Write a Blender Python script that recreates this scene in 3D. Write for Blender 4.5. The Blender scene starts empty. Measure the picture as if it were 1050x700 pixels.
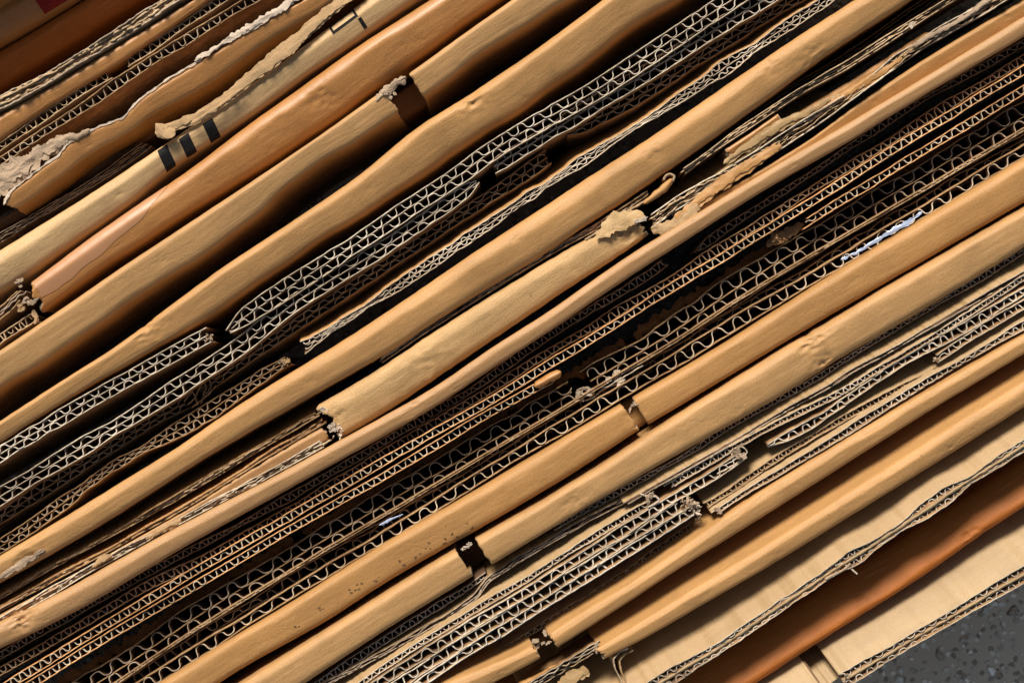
import bpy, math, random
import numpy as np

# ------------------------------------------------------------------ camera, sky, sun, exposure
SC = bpy.context.scene
COL = SC.collection
K = 1.0 / 3000.0            # metres per photo pixel at the height of the sheet tops
H = 0.80                    # camera height above the sheet tops
DEPTH = 0.065               # sheets stand on the pavement this far below
PW, PH = 1050.0, 700.0

cam_d = bpy.data.cameras.new('camera')
cam = bpy.data.objects.new('camera', cam_d)
COL.objects.link(cam)
cam.location = (0, 0, H)
cam_d.sensor_width = 36.0
cam_d.lens = 36.0 * H / (PW * K)
cam_d.clip_start = 0.01
cam_d.clip_end = 50
cam_d.dof.use_dof = True
cam_d.dof.focus_distance = H - 0.001
cam_d.dof.aperture_fstop = 18.0
SC.camera = cam

ANG = math.radians(32.5)
CA, SA = math.cos(ANG), math.sin(ANG)
SUN_AZ = math.atan2(CA * 0.95 + SA * 0.2, -SA * 0.95 + CA * 0.2)   # direction of the sun, seen from above: up and left
SUN_EL = math.radians(42)
sun_dir = (math.cos(SUN_AZ) * math.cos(SUN_EL), math.sin(SUN_AZ) * math.cos(SUN_EL), math.sin(SUN_EL))

W = bpy.data.worlds.new('World')
SC.world = W
W.use_nodes = True
nt = W.node_tree
sky = nt.nodes.new('ShaderNodeTexSky')
sky.sky_type = 'NISHITA'
sky.sun_disc = False
sky.sun_elevation = SUN_EL
sky.sun_rotation = math.pi / 2 - SUN_AZ
bgn = nt.nodes['Background']
bgn.inputs[1].default_value = 0.11
warm = nt.nodes.new('ShaderNodeMixRGB'); warm.blend_type = 'MULTIPLY'; warm.inputs[0].default_value = 1.0
warm.inputs[2].default_value = (1.0, 0.84, 0.66, 1)      # the camera's warm white balance
nt.links.new(sky.outputs[0], warm.inputs[1])
nt.links.new(warm.outputs[0], bgn.inputs[0])

sd = bpy.data.lights.new('sun', 'SUN')
sd.energy = 5.0
sd.angle = math.radians(20.0)
sd.color = (1.0, 0.93, 0.84)
so = bpy.data.objects.new('sun', sd)
COL.objects.link(so)
from mathutils import Vector
so.rotation_euler = Vector(sun_dir).to_track_quat('Z', 'Y').to_euler()
so.location = (-0.5, 0.8, 1.0)

SC.view_settings.view_transform = 'Standard'
SC.view_settings.look = 'None'
SC.view_settings.exposure = 0.24
SC.view_settings.gamma = 1.0

# ------------------------------------------------------------------ helpers: coordinates and noise
def to_uv(x, y):
    return x * CA - y * SA, x * SA + y * CA
UC, VC = to_uv(525.0, 350.0)

def world(u, v, z):
    """u, v in photo pixels along / across the sheets, z in metres"""
    x = u * CA + v * SA
    y = -u * SA + v * CA
    return (x - 525.0) * K, (350.0 - y) * K, z

def comp(z):
    return (H - z) / H

def noise1(t, seed, scale, octaves=3):
    t = np.asarray(t, float)
    out = np.zeros_like(t)
    amp = 1.0
    for o in range(octaves):
        rs = np.random.RandomState((seed * 131 + o * 17) % 100003)
        tab = rs.uniform(-1, 1, 1024)
        q = t / scale * (2 ** o) + 500.3
        i = np.floor(q).astype(int)
        f = q - i
        f = f * f * (3 - 2 * f)
        out += amp * (tab[i % 1024] * (1 - f) + tab[(i + 1) % 1024] * f)
        amp *= 0.5
    return out

def noise2(a, b, seed, scale, octaves=3):
    a = np.asarray(a, float); b = np.asarray(b, float)
    out = np.zeros(np.broadcast(a, b).shape)
    amp = 1.0
    for o in range(octaves):
        rs = np.random.RandomState((seed * 137 + o * 29) % 100003)
        tab = rs.uniform(-1, 1, (256, 256))
        p = a / scale * (2 ** o) + 300.7
        q = b / scale * (2 ** o) + 300.7
        i = np.floor(p).astype(int); j = np.floor(q).astype(int)
        f = p - i; g = q - j
        f = f * f * (3 - 2 * f); g = g * g * (3 - 2 * g)
        t00 = tab[i % 256, j % 256]; t10 = tab[(i + 1) % 256, j % 256]
        t01 = tab[i % 256, (j + 1) % 256]; t11 = tab[(i + 1) % 256, (j + 1) % 256]
        out += amp * ((t00 * (1 - f) + t10 * f) * (1 - g) + (t01 * (1 - f) + t11 * f) * g)
        amp *= 0.5
    return out

EXT = 130.0
def off_frame(p):
    return p[0] < 9 or p[0] > 1041 or p[1] < 9 or p[1] > 686

class Line:
    """smooth v(u) through photo points, straight beyond its ends"""
    def __init__(self, pts, smooth=7.0):
        q = sorted([to_uv(*p) for p in pts])
        self.u = np.array([a for a, b in q]); self.v = np.array([b for a, b in q])
        g = np.arange(self.u[0] - 220, self.u[-1] + 221, 2.0)
        def slope(i, j):
            s = (self.v[j] - self.v[i]) / max(1e-6, self.u[j] - self.u[i])
            return max(-0.07, min(0.07, s))
        v = np.interp(g, self.u, self.v)
        s0, s1 = slope(0, min(1, len(q) - 1)), slope(max(0, len(q) - 2), len(q) - 1)
        v = np.where(g < self.u[0], self.v[0] + (g - self.u[0]) * s0, v)
        v = np.where(g > self.u[-1], self.v[-1] + (g - self.u[-1]) * s1, v)
        if smooth > 0:
            nk = int(smooth * 1.5) + 2
            k = np.arange(-nk, nk + 1) * 2.0
            w = np.exp(-0.5 * (k / smooth) ** 2); w /= w.sum()
            pad = np.concatenate([v[0] - (v[1] - v[0]) * np.arange(nk, 0, -1), v, v[-1] + (v[-1] - v[-2]) * np.arange(1, nk + 1)])
            v = np.convolve(pad, w, 'valid')
        self.g, self.gv = g, v
        pl = min(pts, key=lambda p: to_uv(*p)[0]); pr = max(pts, key=lambda p: to_uv(*p)[0])
        self.a = self.u[0] - (EXT if off_frame(pl) else 0)
        self.b = self.u[-1] + (EXT if off_frame(pr) else 0)
    def __call__(self, u):
        return np.interp(u, self.g, self.gv)

def lean_at(v):
    """how far (per metre of depth) a sheet's foot moves towards the lower right"""
    return float(np.interp(v - VC, [-330, -200, 0, 120, 190, 260, 330], [0.06, 0.03, 0.0, -0.02, -0.10, -0.30, -0.42]))

# ------------------------------------------------------------------ helpers: objects
def link_mesh(name, verts, faces, mats, parent=None, fmat=None, uvs=None, smooth=True, origin=(0, 0, 0)):
    V = np.asarray(verts, float) - np.array(origin)
    me = bpy.data.meshes.new(name)
    me.from_pydata([tuple(p) for p in V], [], [tuple(f) for f in faces])
    for m in mats:
        me.materials.append(m)
    if fmat is not None:
        me.polygons.foreach_set('material_index', np.asarray(fmat, dtype=np.int32))
    if uvs is not None:
        lay = me.uv_layers.new(name='UVMap')
        idx = np.empty(len(me.loops), dtype=np.int32)
        me.loops.foreach_get('vertex_index', idx)
        lay.data.foreach_set('uv', np.asarray(uvs, dtype=np.float32)[idx].ravel())
    if smooth is True:
        me.polygons.foreach_set('use_smooth', np.ones(len(me.polygons), dtype=bool))
    me.update()
    o = bpy.data.objects.new(name, me)
    COL.objects.link(o)
    if parent is not None:
        o.parent = parent
    else:
        o.location = origin
    return o

def thing(name, label, cat, x, y, group=None, z=-DEPTH):
    u, v = to_uv(x, y)
    e = bpy.data.objects.new(name, None)
    COL.objects.link(e)
    e.empty_display_size = 0.01
    e.location = world(u, v, z)
    e['label'] = label
    e['category'] = cat
    if group:
        e['group'] = group
    return e

def org(o):
    return tuple(o.location)

# ------------------------------------------------------------------ materials
MATS = {}
def node(nt, typ, **kw):
    n = nt.nodes.new(typ)
    for k, v in kw.items():
        setattr(n, k, v)
    return n

def kraft(key, col, rough=0.5, spec=0.35, dark=0.62, worn=0.35, bump=0.35, glossy=0.0, washboard=0.12):
    """brown packaging paper: fibres, soft blotches, lengthwise scuffs, specks; UV in metres"""
    if key in MATS:
        return MATS[key]
    seed = (sum(ord(c) for c in key) % 97) * 0.37
    m = bpy.data.materials.new(key); m.use_nodes = True
    t = m.node_tree; L = t.links
    b = t.nodes['Principled BSDF']
    uv = node(t, 'ShaderNodeTexCoord')
    def mapping(sx, sy, off=0.0):
        mp = node(t, 'ShaderNodeMapping')
        mp.inputs['Scale'].default_value = (sx, sy, 1)
        mp.inputs['Location'].default_value = (seed + off, seed * 1.7 + off, 0)
        L.new(uv.outputs['UV'], mp.inputs['Vector'])
        return mp
    def noise(mp, scale, detail=4.0, rgh=0.55):
        n = node(t, 'ShaderNodeTexNoise')
        n.inputs['Scale'].default_value = scale
        n.inputs['Detail'].default_value = detail
        n.inputs['Roughness'].default_value = rgh
        L.new(mp.outputs[0], n.inputs['Vector'])
        return n
    def ramp(src, p0, p1, c0=(0, 0, 0, 1), c1=(1, 1, 1, 1)):
        r = node(t, 'ShaderNodeValToRGB')
        r.color_ramp.elements[0].position = p0; r.color_ramp.elements[0].color = c0
        r.color_ramp.elements[1].position = p1; r.color_ramp.elements[1].color = c1
        L.new(src, r.inputs[0])
        return r
    def mix(fac, a, c, blend='MIX'):
        x = node(t, 'ShaderNodeMixRGB', blend_type=blend)
        for s, val in ((0, fac), (1, a), (2, c)):
            if hasattr(val, 'links') or hasattr(val, 'is_output'):
                L.new(val, x.inputs[s])
            else:
                x.inputs[s].default_value = val
        return x
    c = tuple(col) + (1,)
    d = tuple(a * dark for a in col) + (1,)
    lt = tuple(min(0.9, a * 1.25 + 0.05) for a in col) + (1,)
    big = ramp(noise(mapping(30, 60), 1.0, 3).outputs[0], 0.35, 0.7)
    base = mix(big.outputs[0], c, tuple(a * 0.83 for a in col) + (1,))
    fib = noise(mapping(1500, 2100, 3), 1.0, 5, 0.75)
    fr = ramp(fib.outputs[0], 0.3, 0.72, (0.78, 0.76, 0.74, 1), (1.16, 1.16, 1.16, 1))
    base = mix(1.0, base.outputs[0], fr.outputs[0], 'MULTIPLY')
    scuff = noise(mapping(60, 700, 7), 1.0, 4, 0.6)
    sr = ramp(scuff.outputs[0], 0.55, 0.75)
    sm = mix(1.0, sr.outputs[0], (worn, worn, worn, 1), 'MULTIPLY')
    base = mix(sm.outputs[0], base.outputs[0], lt)
    sc2 = noise(mapping(60, 500, 17), 1.0, 5, 0.65)
    s2 = ramp(sc2.outputs[0], 0.58, 0.72)
    sm2 = mix(1.0, s2.outputs[0], (0.22, 0.22, 0.22, 1), 'MULTIPLY')
    base = mix(sm2.outputs[0], base.outputs[0], d)
    stn = noise(mapping(85, 130, 51), 1.0, 6, 0.62)
    str_ = ramp(stn.outputs[0], 0.56, 0.64)
    stm = mix(1.0, str_.outputs[0], (0.28, 0.28, 0.28, 1), 'MULTIPLY')
    base = mix(stm.outputs[0], base.outputs[0], d)
    spk = noise(mapping(420, 420, 11), 1.0, 2, 0.5)
    pr = ramp(spk.outputs[0], 0.72, 0.78)
    pm = mix(1.0, pr.outputs[0], (0.55, 0.55, 0.55, 1), 'MULTIPLY')
    base = mix(pm.outputs[0], base.outputs[0], tuple(a * 0.4 for a in col) + (1,))
    L.new(base.outputs[0], b.inputs['Base Color'])
    rr = node(t, 'ShaderNodeMapRange')
    rr.inputs['To Min'].default_value = rough - 0.1; rr.inputs['To Max'].default_value = rough + 0.18
    L.new(scuff.outputs[0], rr.inputs['Value'])
    L.new(rr.outputs[0], b.inputs['Roughness'])
    b.inputs['Specular IOR Level'].default_value = spec
    b.inputs['Coat Weight'].default_value = glossy
    b.inputs['Coat Roughness'].default_value = 0.25
    # relief
    bn = node(t, 'ShaderNodeBump')
    bn.inputs['Strength'].default_value = bump
    bn.inputs['Distance'].default_value = 0.0003
    L.new(fib.outputs[0], bn.inputs['Height'])
    b2 = node(t, 'ShaderNodeBump')
    b2.inputs['Strength'].default_value = 0.22
    b2.inputs['Distance'].default_value = 0.0014
    L.new(noise(mapping(60, 330, 23), 1.0, 3).outputs[0], b2.inputs['Height'])
    L.new(bn.outputs[0], b2.inputs['Normal'])
    vo = node(t, 'ShaderNodeTexVoronoi', feature='DISTANCE_TO_EDGE')
    vo.inputs['Scale'].default_value = 1.0
    wm = mapping(38, 95, 31)
    wn = noise(mapping(160, 160, 37), 1.0, 3)
    wa = node(t, 'ShaderNodeMixRGB', blend_type='ADD'); wa.inputs[0].default_value = 0.9
    L.new(wm.outputs[0], wa.inputs[1]); L.new(wn.outputs[1], wa.inputs[2])
    L.new(wa.outputs[0], vo.inputs['Vector'])
    vr = ramp(vo.outputs['Distance'], 0.0, 0.055)
    cm = ramp(noise(mapping(22, 40, 41), 1.0, 3).outputs[0], 0.48, 0.62)
    cx = mix(cm.outputs[0], (1, 1, 1, 1), vr.outputs[0])
    b4 = node(t, 'ShaderNodeBump')
    b4.inputs['Strength'].default_value = 0.12
    b4.inputs['Distance'].default_value = 0.0005
    L.new(cx.outputs[0], b4.inputs['Height'])
    L.new(b2.outputs[0], b4.inputs['Normal'])
    wv = node(t, 'ShaderNodeTexWave')
    wv.inputs['Scale'].default_value = 1.0
    wv.inputs['Distortion'].default_value = 1.2
    wv.inputs['Detail'].default_value = 1
    L.new(mapping(28, 2, 5).outputs[0], wv.inputs['Vector'])
    b3 = node(t, 'ShaderNodeBump')
    b3.inputs['Strength'].default_value = washboard
    b3.inputs['Distance'].default_value = 0.0006
    L.new(wv.outputs[1], b3.inputs['Height'])
    L.new(b4.outputs[0], b3.inputs['Normal'])
    L.new(b3.outputs[0], b.inputs['Normal'])
    MATS[key] = m
    return m

def paper(key, col, var=0.35, rough=0.8, scale=900):
    """raw cut or torn paper edge"""
    if key in MATS:
        return MATS[key]
    m = bpy.data.materials.new(key); m.use_nodes = True
    t = m.node_tree; L = t.links
    b = t.nodes['Principled BSDF']
    tc = node(t, 'ShaderNodeTexCoord')
    n = node(t, 'ShaderNodeTexNoise'); n.inputs['Scale'].default_value = scale; n.inputs['Detail'].default_value = 4
    n2 = node(t, 'ShaderNodeTexNoise'); n2.inputs['Scale'].default_value = 38; n2.inputs['Detail'].default_value = 3
    L.new(tc.outputs['Object'], n.inputs['Vector']); L.new(tc.outputs['Object'], n2.inputs['Vector'])
    r = node(t, 'ShaderNodeValToRGB')
    r.color_ramp.elements[0].position = 0.3; r.color_ramp.elements[0].color = tuple(a * (1 - var) for a in col) + (1,)
    r.color_ramp.elements[1].position = 0.72; r.color_ramp.elements[1].color = tuple(min(0.92, a * (1 + var * 0.5)) for a in col) + (1,)
    L.new(n.outputs[0], r.inputs[0])
    r2 = node(t, 'ShaderNodeValToRGB')
    r2.color_ramp.elements[0].position = 0.35; r2.color_ramp.elements[0].color = (0.62, 0.58, 0.54, 1)
    r2.color_ramp.elements[1].position = 0.6; r2.color_ramp.elements[1].color = (1.05, 1.05, 1.05, 1)
    L.new(n2.outputs[0], r2.inputs[0])
    mx = node(t, 'ShaderNodeMixRGB', blend_type='MULTIPLY'); mx.inputs[0].default_value = 1
    L.new(r.outputs[0], mx.inputs[1]); L.new(r2.outputs[0], mx.inputs[2])
    L.new(mx.outputs[0], b.inputs['Base Color'])
    b.inputs['Roughness'].default_value = rough
    b.inputs['Specular IOR Level'].default_value = 0.25
    bn = node(t, 'ShaderNodeBump'); bn.inputs['Strength'].default_value = 0.5; bn.inputs['Distance'].default_value = 0.0003
    L.new(n.outputs[0], bn.inputs['Height']); L.new(bn.outputs[0], b.inputs['Normal'])
    MATS[key] = m
    return m

TAN = kraft('tan_kraft', (0.48, 0.262, 0.095))
TAN2 = kraft('worn_tan_kraft', (0.46, 0.262, 0.103), worn=0.5)
BROWN = kraft('brown_kraft', (0.44, 0.232, 0.078))
PALE = kraft('pale_kraft', (0.56, 0.37, 0.175), worn=0.4)
ORANGE = kraft('orange_kraft', (0.45, 0.21, 0.06), rough=0.42, spec=0.5, glossy=0.15)
RUST = kraft('rust_kraft', (0.42, 0.135, 0.022), rough=0.55, spec=0.3, worn=0.6)
PINK = kraft('pinkish_kraft', (0.43, 0.24, 0.10), rough=0.45, worn=0.2)
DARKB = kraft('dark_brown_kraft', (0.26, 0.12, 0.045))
HONEY = kraft('honey_kraft', (0.52, 0.325, 0.14), worn=0.6, bump=0.7)
FACE = kraft('pale_face_kraft', (0.42, 0.29, 0.15), worn=0.15, washboard=0.5)
FACE2 = kraft('tan_face_kraft', (0.39, 0.25, 0.11), worn=0.3, washboard=0.5)

E_PALE = paper('pale_cut_paper', (0.62, 0.52, 0.38))
E_WHITE = paper('grey_white_cut_paper', (0.66, 0.58, 0.47))
E_TAN = paper('tan_cut_paper', (0.52, 0.37, 0.215))
E_ORANGE = paper('orange_cut_paper', (0.72, 0.38, 0.16))
E_BROWN = paper('brown_cut_paper', (0.38, 0.235, 0.11))
E_GREY = paper('grey_cut_paper', (0.45, 0.355, 0.255))
S_BROWN = paper('brown_liner_side', (0.30, 0.17, 0.075), scale=300)
S_TAN = paper('tan_liner_side', (0.42, 0.27, 0.13), scale=300)
S_ORANGE = paper('orange_liner_side', (0.36, 0.15, 0.045), scale=300)
S_MED = paper('fluting_medium_side', (0.17, 0.105, 0.055), scale=300)  # fluting brown, darkened so the open flute cells look shaded
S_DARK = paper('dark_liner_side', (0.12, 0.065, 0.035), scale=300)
TORN = kraft('torn_grey_ply', (0.42, 0.31, 0.21), rough=0.85, spec=0.1, worn=0.8, bump=1.0, dark=0.45)
TORNW = kraft('torn_white_ply', (0.60, 0.49, 0.38), rough=0.85, spec=0.1, worn=0.8, bump=1.0, dark=0.5)
TORNT = kraft('torn_tan_ply', (0.44, 0.29, 0.15), rough=0.8, spec=0.15, worn=0.7, bump=1.0, dark=0.5)
INK = paper('black_ink', (0.009, 0.0085, 0.009), var=0.3, rough=0.8)
REDINK = paper('red_ink', (0.30, 0.015, 0.01), var=0.3, rough=0.5)

# palettes of a corrugated board: (liner side, liner edge, fluting side, fluting edge)
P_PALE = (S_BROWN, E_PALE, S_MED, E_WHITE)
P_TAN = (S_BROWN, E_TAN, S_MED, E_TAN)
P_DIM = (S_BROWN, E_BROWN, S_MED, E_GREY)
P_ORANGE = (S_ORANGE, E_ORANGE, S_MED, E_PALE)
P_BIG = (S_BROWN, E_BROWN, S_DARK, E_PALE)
P_RECESS = (S_BROWN, E_BROWN, S_DARK, E_GREY)  # P_BIG with greyer fluting edges, dimming the recessed boards by colour
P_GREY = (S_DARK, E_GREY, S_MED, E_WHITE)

# ------------------------------------------------------------------ ground
def make_ground():
    m = bpy.data.materials.new('exposed_aggregate'); m.use_nodes = True
    t = m.node_tree; L = t.links
    b = t.nodes['Principled BSDF']
    tc = node(t, 'ShaderNodeTexCoord')
    warp = node(t, 'ShaderNodeTexNoise'); warp.inputs['Scale'].default_value = 220
    L.new(tc.outputs['Object'], warp.inputs['Vector'])
    add = node(t, 'ShaderNodeMixRGB', blend_type='ADD'); add.inputs[0].default_value = 0.0035
    L.new(tc.outputs['Object'], add.inputs[1]); L.new(warp.outputs[1], add.inputs[2])
    def vor(scale):
        v = node(t, 'ShaderNodeTexVoronoi'); v.inputs['Scale'].default_value = scale
        L.new(add.outputs[0], v.inputs['Vector'])
        return v
    v1 = vor(150.0); v2 = vor(380.0)
    def ramp(src, p0, p1, c0, c1):
        r = node(t, 'ShaderNodeValToRGB')
        r.color_ramp.elements[0].position = p0; r.color_ramp.elements[0].color = c0
        r.color_ramp.elements[1].position = p1; r.color_ramp.elements[1].color = c1
        L.new(src, r.inputs[0]); return r
    sep = node(t, 'ShaderNodeSeparateColor'); L.new(v1.outputs['Color'], sep.inputs[0])
    sep2 = node(t, 'ShaderNodeSeparateColor'); L.new(v2.outputs['Color'], sep2.inputs[0])
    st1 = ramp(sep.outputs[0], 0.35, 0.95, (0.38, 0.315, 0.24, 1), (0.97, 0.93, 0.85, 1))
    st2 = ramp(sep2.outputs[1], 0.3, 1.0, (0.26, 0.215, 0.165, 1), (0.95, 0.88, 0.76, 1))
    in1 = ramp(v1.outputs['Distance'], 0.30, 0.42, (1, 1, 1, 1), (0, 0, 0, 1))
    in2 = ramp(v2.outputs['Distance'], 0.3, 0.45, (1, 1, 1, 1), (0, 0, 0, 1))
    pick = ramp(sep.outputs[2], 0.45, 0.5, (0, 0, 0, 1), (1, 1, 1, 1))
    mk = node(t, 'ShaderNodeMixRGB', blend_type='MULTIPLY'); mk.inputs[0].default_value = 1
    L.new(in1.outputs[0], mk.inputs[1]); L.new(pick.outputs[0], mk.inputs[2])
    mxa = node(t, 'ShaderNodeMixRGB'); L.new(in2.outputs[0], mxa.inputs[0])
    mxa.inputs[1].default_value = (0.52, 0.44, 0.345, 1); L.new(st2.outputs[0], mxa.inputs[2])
    mxb = node(t, 'ShaderNodeMixRGB'); L.new(mk.outputs[0], mxb.inputs[0])
    L.new(mxa.outputs[0], mxb.inputs[1]); L.new(st1.outputs[0], mxb.inputs[2])
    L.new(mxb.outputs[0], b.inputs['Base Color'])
    b.inputs['Roughness'].default_value = 0.75
    bm = node(t, 'ShaderNodeBump'); bm.inputs['Strength'].default_value = 0.8; bm.inputs['Distance'].default_value = 0.002
    L.new(mk.outputs[0], bm.inputs['Height'])
    bm2 = node(t, 'ShaderNodeBump'); bm2.inputs['Strength'].default_value = 0.6; bm2.inputs['Distance'].default_value = 0.001
    L.new(in2.outputs[0], bm2.inputs['Height']); L.new(bm.outputs[0], bm2.inputs['Normal'])
    L.new(bm2.outputs[0], b.inputs['Normal'])
    s = 6.0
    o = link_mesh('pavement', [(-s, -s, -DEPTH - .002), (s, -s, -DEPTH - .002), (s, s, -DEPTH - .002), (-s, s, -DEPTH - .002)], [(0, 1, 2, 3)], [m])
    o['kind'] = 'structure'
make_ground()

# ------------------------------------------------------------------ builder: ribbon of paper standing on edge
def ribbon(u, v, th, z, depth, lean, rs, rag=0.25, zscale=9.0):
    """u, v: arrays in px (already at the right scale for z); returns verts, faces, material slots, uvs"""
    n = len(u)
    du = np.gradient(u); dv = np.gradient(v)
    ln = np.hypot(du, dv) + 1e-9
    nu, nv = -dv / ln, du / ln
    seed = rs.randint(1, 9999)
    zt = z + noise1(u, seed, zscale) * rag * 0.001 + noise1(u, seed + 5, 60) * rag * 0.0012
    hw = 0.5 * th * (1 + 0.22 * noise1(u, seed + 9, 5, 2))
    d = depth / K
    def row(sgn, zz, dd):
        uu = u + nu * sgn * hw; vv = v + nv * sgn * hw + dd * lean
        x = uu * CA + vv * SA; y = -uu * SA + vv * CA
        return np.stack([(x - 525) * K, (350 - y) * K, zz], 1)
    # top edge slightly rounded: shoulders 0.25 px lower
    A = row(-1, zt - 0.00008, 0); B = row(1, zt - 0.00008, 0)
    C = row(-1, zt * 0 + z - depth, d); D = row(1, zt * 0 + z - depth, d)
    V = np.concatenate([A, B, C, D])
    F = []; M = []
    i = np.arange(n - 1)
    top = np.stack([i, i + 1, n + i + 1, n + i], 1)
    left = np.stack([2 * n + i, 2 * n + i + 1, i + 1, i], 1)
    right = np.stack([n + i, n + i + 1, 3 * n + i + 1, 3 * n + i], 1)
    ends = np.array([[0, n, 3 * n, 2 * n], [n - 1, 3 * n - 1, 4 * n - 1, 2 * n - 1]])
    F = np.concatenate([top, left, right, ends])
    M = np.concatenate([np.ones(n - 1, int), np.zeros(2 * (n - 1) + 2, int)])
    arc = np.cumsum(ln) * K
    UV = np.concatenate([np.stack([arc, zt], 1), np.stack([arc, zt + .002], 1), np.stack([arc, zt - depth], 1), np.stack([arc, zt - depth], 1)])
    return V, F, M, UV

def scale_uv(u, v, z):
    """move px coordinates so that they sit under the same spot of the photo at height z"""
    s = comp(z)
    return UC + (u - UC) * s, VC + (v - VC) * s

SEED = [11]
def board(pts, label, th=10.0, layers=1, pitch=16.0, z=0.0, pal=P_PALE, crush=0.15, rag=0.3, group='', lean=None,
          wavy=0.5, name='corrugated_sheet', pinch=(0, 0), paper_t=0.92, flute_depth=0.045, cut=(False, False), mid_t=None, line_mat=None, dl=0.0, plies=None, duo=True):
    SEED[0] += 7
    sd_ = SEED[0]
    rs = np.random.RandomState(sd_)
    ln = Line(pts, 12.0)
    a, b_ = (ln.u[0] if cut[0] else ln.a), (ln.u[-1] if cut[1] else ln.b)
    mid = pts[len(pts) // 2]
    T = thing(name, label, 'cardboard sheet', mid[0], mid[1], group or None)
    o = org(T)
    le = lean_at(ln((a + b_) / 2)) + dl if lean is None else lean
    u = np.arange(a, b_, 3.0)
    def centre(uu):
        return ln(uu) + wavy * noise1(uu, sd_, 70, 3)
    def thick(uu):
        t = th * (1 + crush * 0.6 * noise1(uu, sd_ + 3, 55, 3)) * (1 - 0.28 * np.clip(noise1(uu, sd_ + 4, 38, 2) - 0.55, 0, 1))
        if pinch[0]:
            t = t * (1 - 0.75 * np.clip(1 - (uu - a) / pinch[0], 0, 1) ** 1.6)
        if pinch[1]:
            t = t * (1 - 0.75 * np.clip(1 - (b_ - uu) / pinch[1], 0, 1) ** 1.6)
        return t
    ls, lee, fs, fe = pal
    nl = layers + 1
    for k in range(nl):
        f = -0.5 + k / layers
        j0, j1 = rs.uniform(-5, 5) * (1 if not off_frame(pts[0]) else 0), rs.uniform(-5, 5)
        uu = np.arange(a + j0, b_ + j1, 2.5)
        scallop = 0.12 * np.sin(2 * math.pi * uu / pitch + k) * (0.5 + crush)
        vv = centre(uu) + f * (thick(uu) - paper_t) + scallop + crush * 0.5 * noise1(uu, sd_ + k * 7, 12, 2)
        zz = z - (0.0003 if 0 < k < nl - 1 else 0.0)
        su, sv = scale_uv(uu, vv, zz)
        mt_ = mid_t if (mid_t and 0 < k < nl - 1) else None
        V, F, M, UV = ribbon(su, sv, mt_ or paper_t * (1.15 if k in (0, nl - 1) else 0.95), zz, DEPTH + zz, le, rs, rag)
        link_mesh('liner', V, F, [line_mat if (line_mat is not None and k == 0) else ls, FACE if mt_ else lee], T, M, UV, True, o)
    for k in range(layers):
        f = -0.5 + (k + 0.5) / layers
        gap = 1.0 / layers
        uu = np.arange(a + 2, b_ - 2, pitch / 16.0)
        ph = 2 * math.pi * uu / (pitch * (1 + 0.03 * k)) + rs.uniform(0, 6.28) + 0.9 * noise1(uu, sd_ + 31 + k, 70, 2) * (0.6 + crush) + 0.45 * noise1(uu, sd_ + 35 + k, pitch * 1.3, 1) * (0.5 + crush)
        amp = 0.5 * (thick(uu) * gap - paper_t * 1.3 - (mid_t or 0) * 0.5) - crush * 0.45 - 0.3
        w = np.sin(ph) * (1 - 0.5 * np.clip(noise1(uu, sd_ + 61 + k, 26, 2) - 0.45, 0, 1))
        lopsided = (0.25 + crush * 1.5) * noise1(uu, sd_ + 77 + k, pitch * 0.8, 2)
        vv = centre(uu) + f * (thick(uu) - paper_t) + (0.25 * (mid_t or 0) * (1 if f > 0 else -1)) + amp * np.clip(w + 0.34 * lopsided, -1.0, 1.0)
        u2 = uu - 0.055 * pitch * np.sin(2 * ph) + (0.3 + crush) * 0.13 * pitch * noise1(uu, sd_ + 99 + k, pitch * 1.0, 2)
        zz = z - 0.0004
        su, sv = scale_uv(u2, vv, zz)
        V, F, M, UV = ribbon(su, sv, paper_t * 0.98, zz, flute_depth, le, rs, rag * 0.8, 6.0)
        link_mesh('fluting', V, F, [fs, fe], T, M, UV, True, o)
    return T

def crushed(pts, label, th=9.0, plies=5, z=-0.004, pal=P_DIM, group='', face=None, dl=0.0, name='crushed_sheet', amp=1.0, paper_t=1.1):
    """a board whose flutes are squashed flat: wandering plies that touch and part"""
    SEED[0] += 7
    sd_ = SEED[0]; rs = np.random.RandomState(sd_)
    ln = Line(pts, 5.0)
    mid = pts[len(pts) // 2]
    T = thing(name, label, 'cardboard sheet', mid[0], mid[1], group or None)
    o = org(T)
    le = lean_at(ln((ln.a + ln.b) / 2)) + dl
    for k in range(plies):
        f = -0.5 + k / (plies - 1)
        uu = np.arange(ln.a + rs.uniform(-4, 4), ln.b + rs.uniform(-6, 6), 1.6)
        inner = 0 < k < plies - 1
        vv = ln(uu) + f * (th - paper_t) * (1 + 0.25 * noise1(uu, sd_ + 3, 60, 2)) + (0.8 if inner else 0.35) * amp * noise1(uu, sd_ + k * 11, 14 if inner else 30, 3) + 0.8 * amp * noise1(uu, sd_, 80, 3)
        if inner and k % 2:
            vv = vv + 0.5 * amp * np.sin(uu / 1.7 + noise1(uu, sd_ + k, 40, 2) * 3) * np.clip(noise1(uu, sd_ + 50 + k, 60, 2) + 0.4, 0, 1)
        zz = z - rs.uniform(0, 0.0012) * inner
        su, sv = scale_uv(uu, vv, zz)
        V, F, M, UV = ribbon(su, sv, paper_t * rs.uniform(0.85, 1.4), zz, (DEPTH + zz) if not inner else 0.04, le, rs, 0.7, 6)
        side = (face if (face is not None and k == 0) else pal[0])
        link_mesh('liner' if not inner else 'fluting', V, F, [side, pal[1] if not inner else pal[3]], T, M, UV, True, o)
    return T

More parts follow.
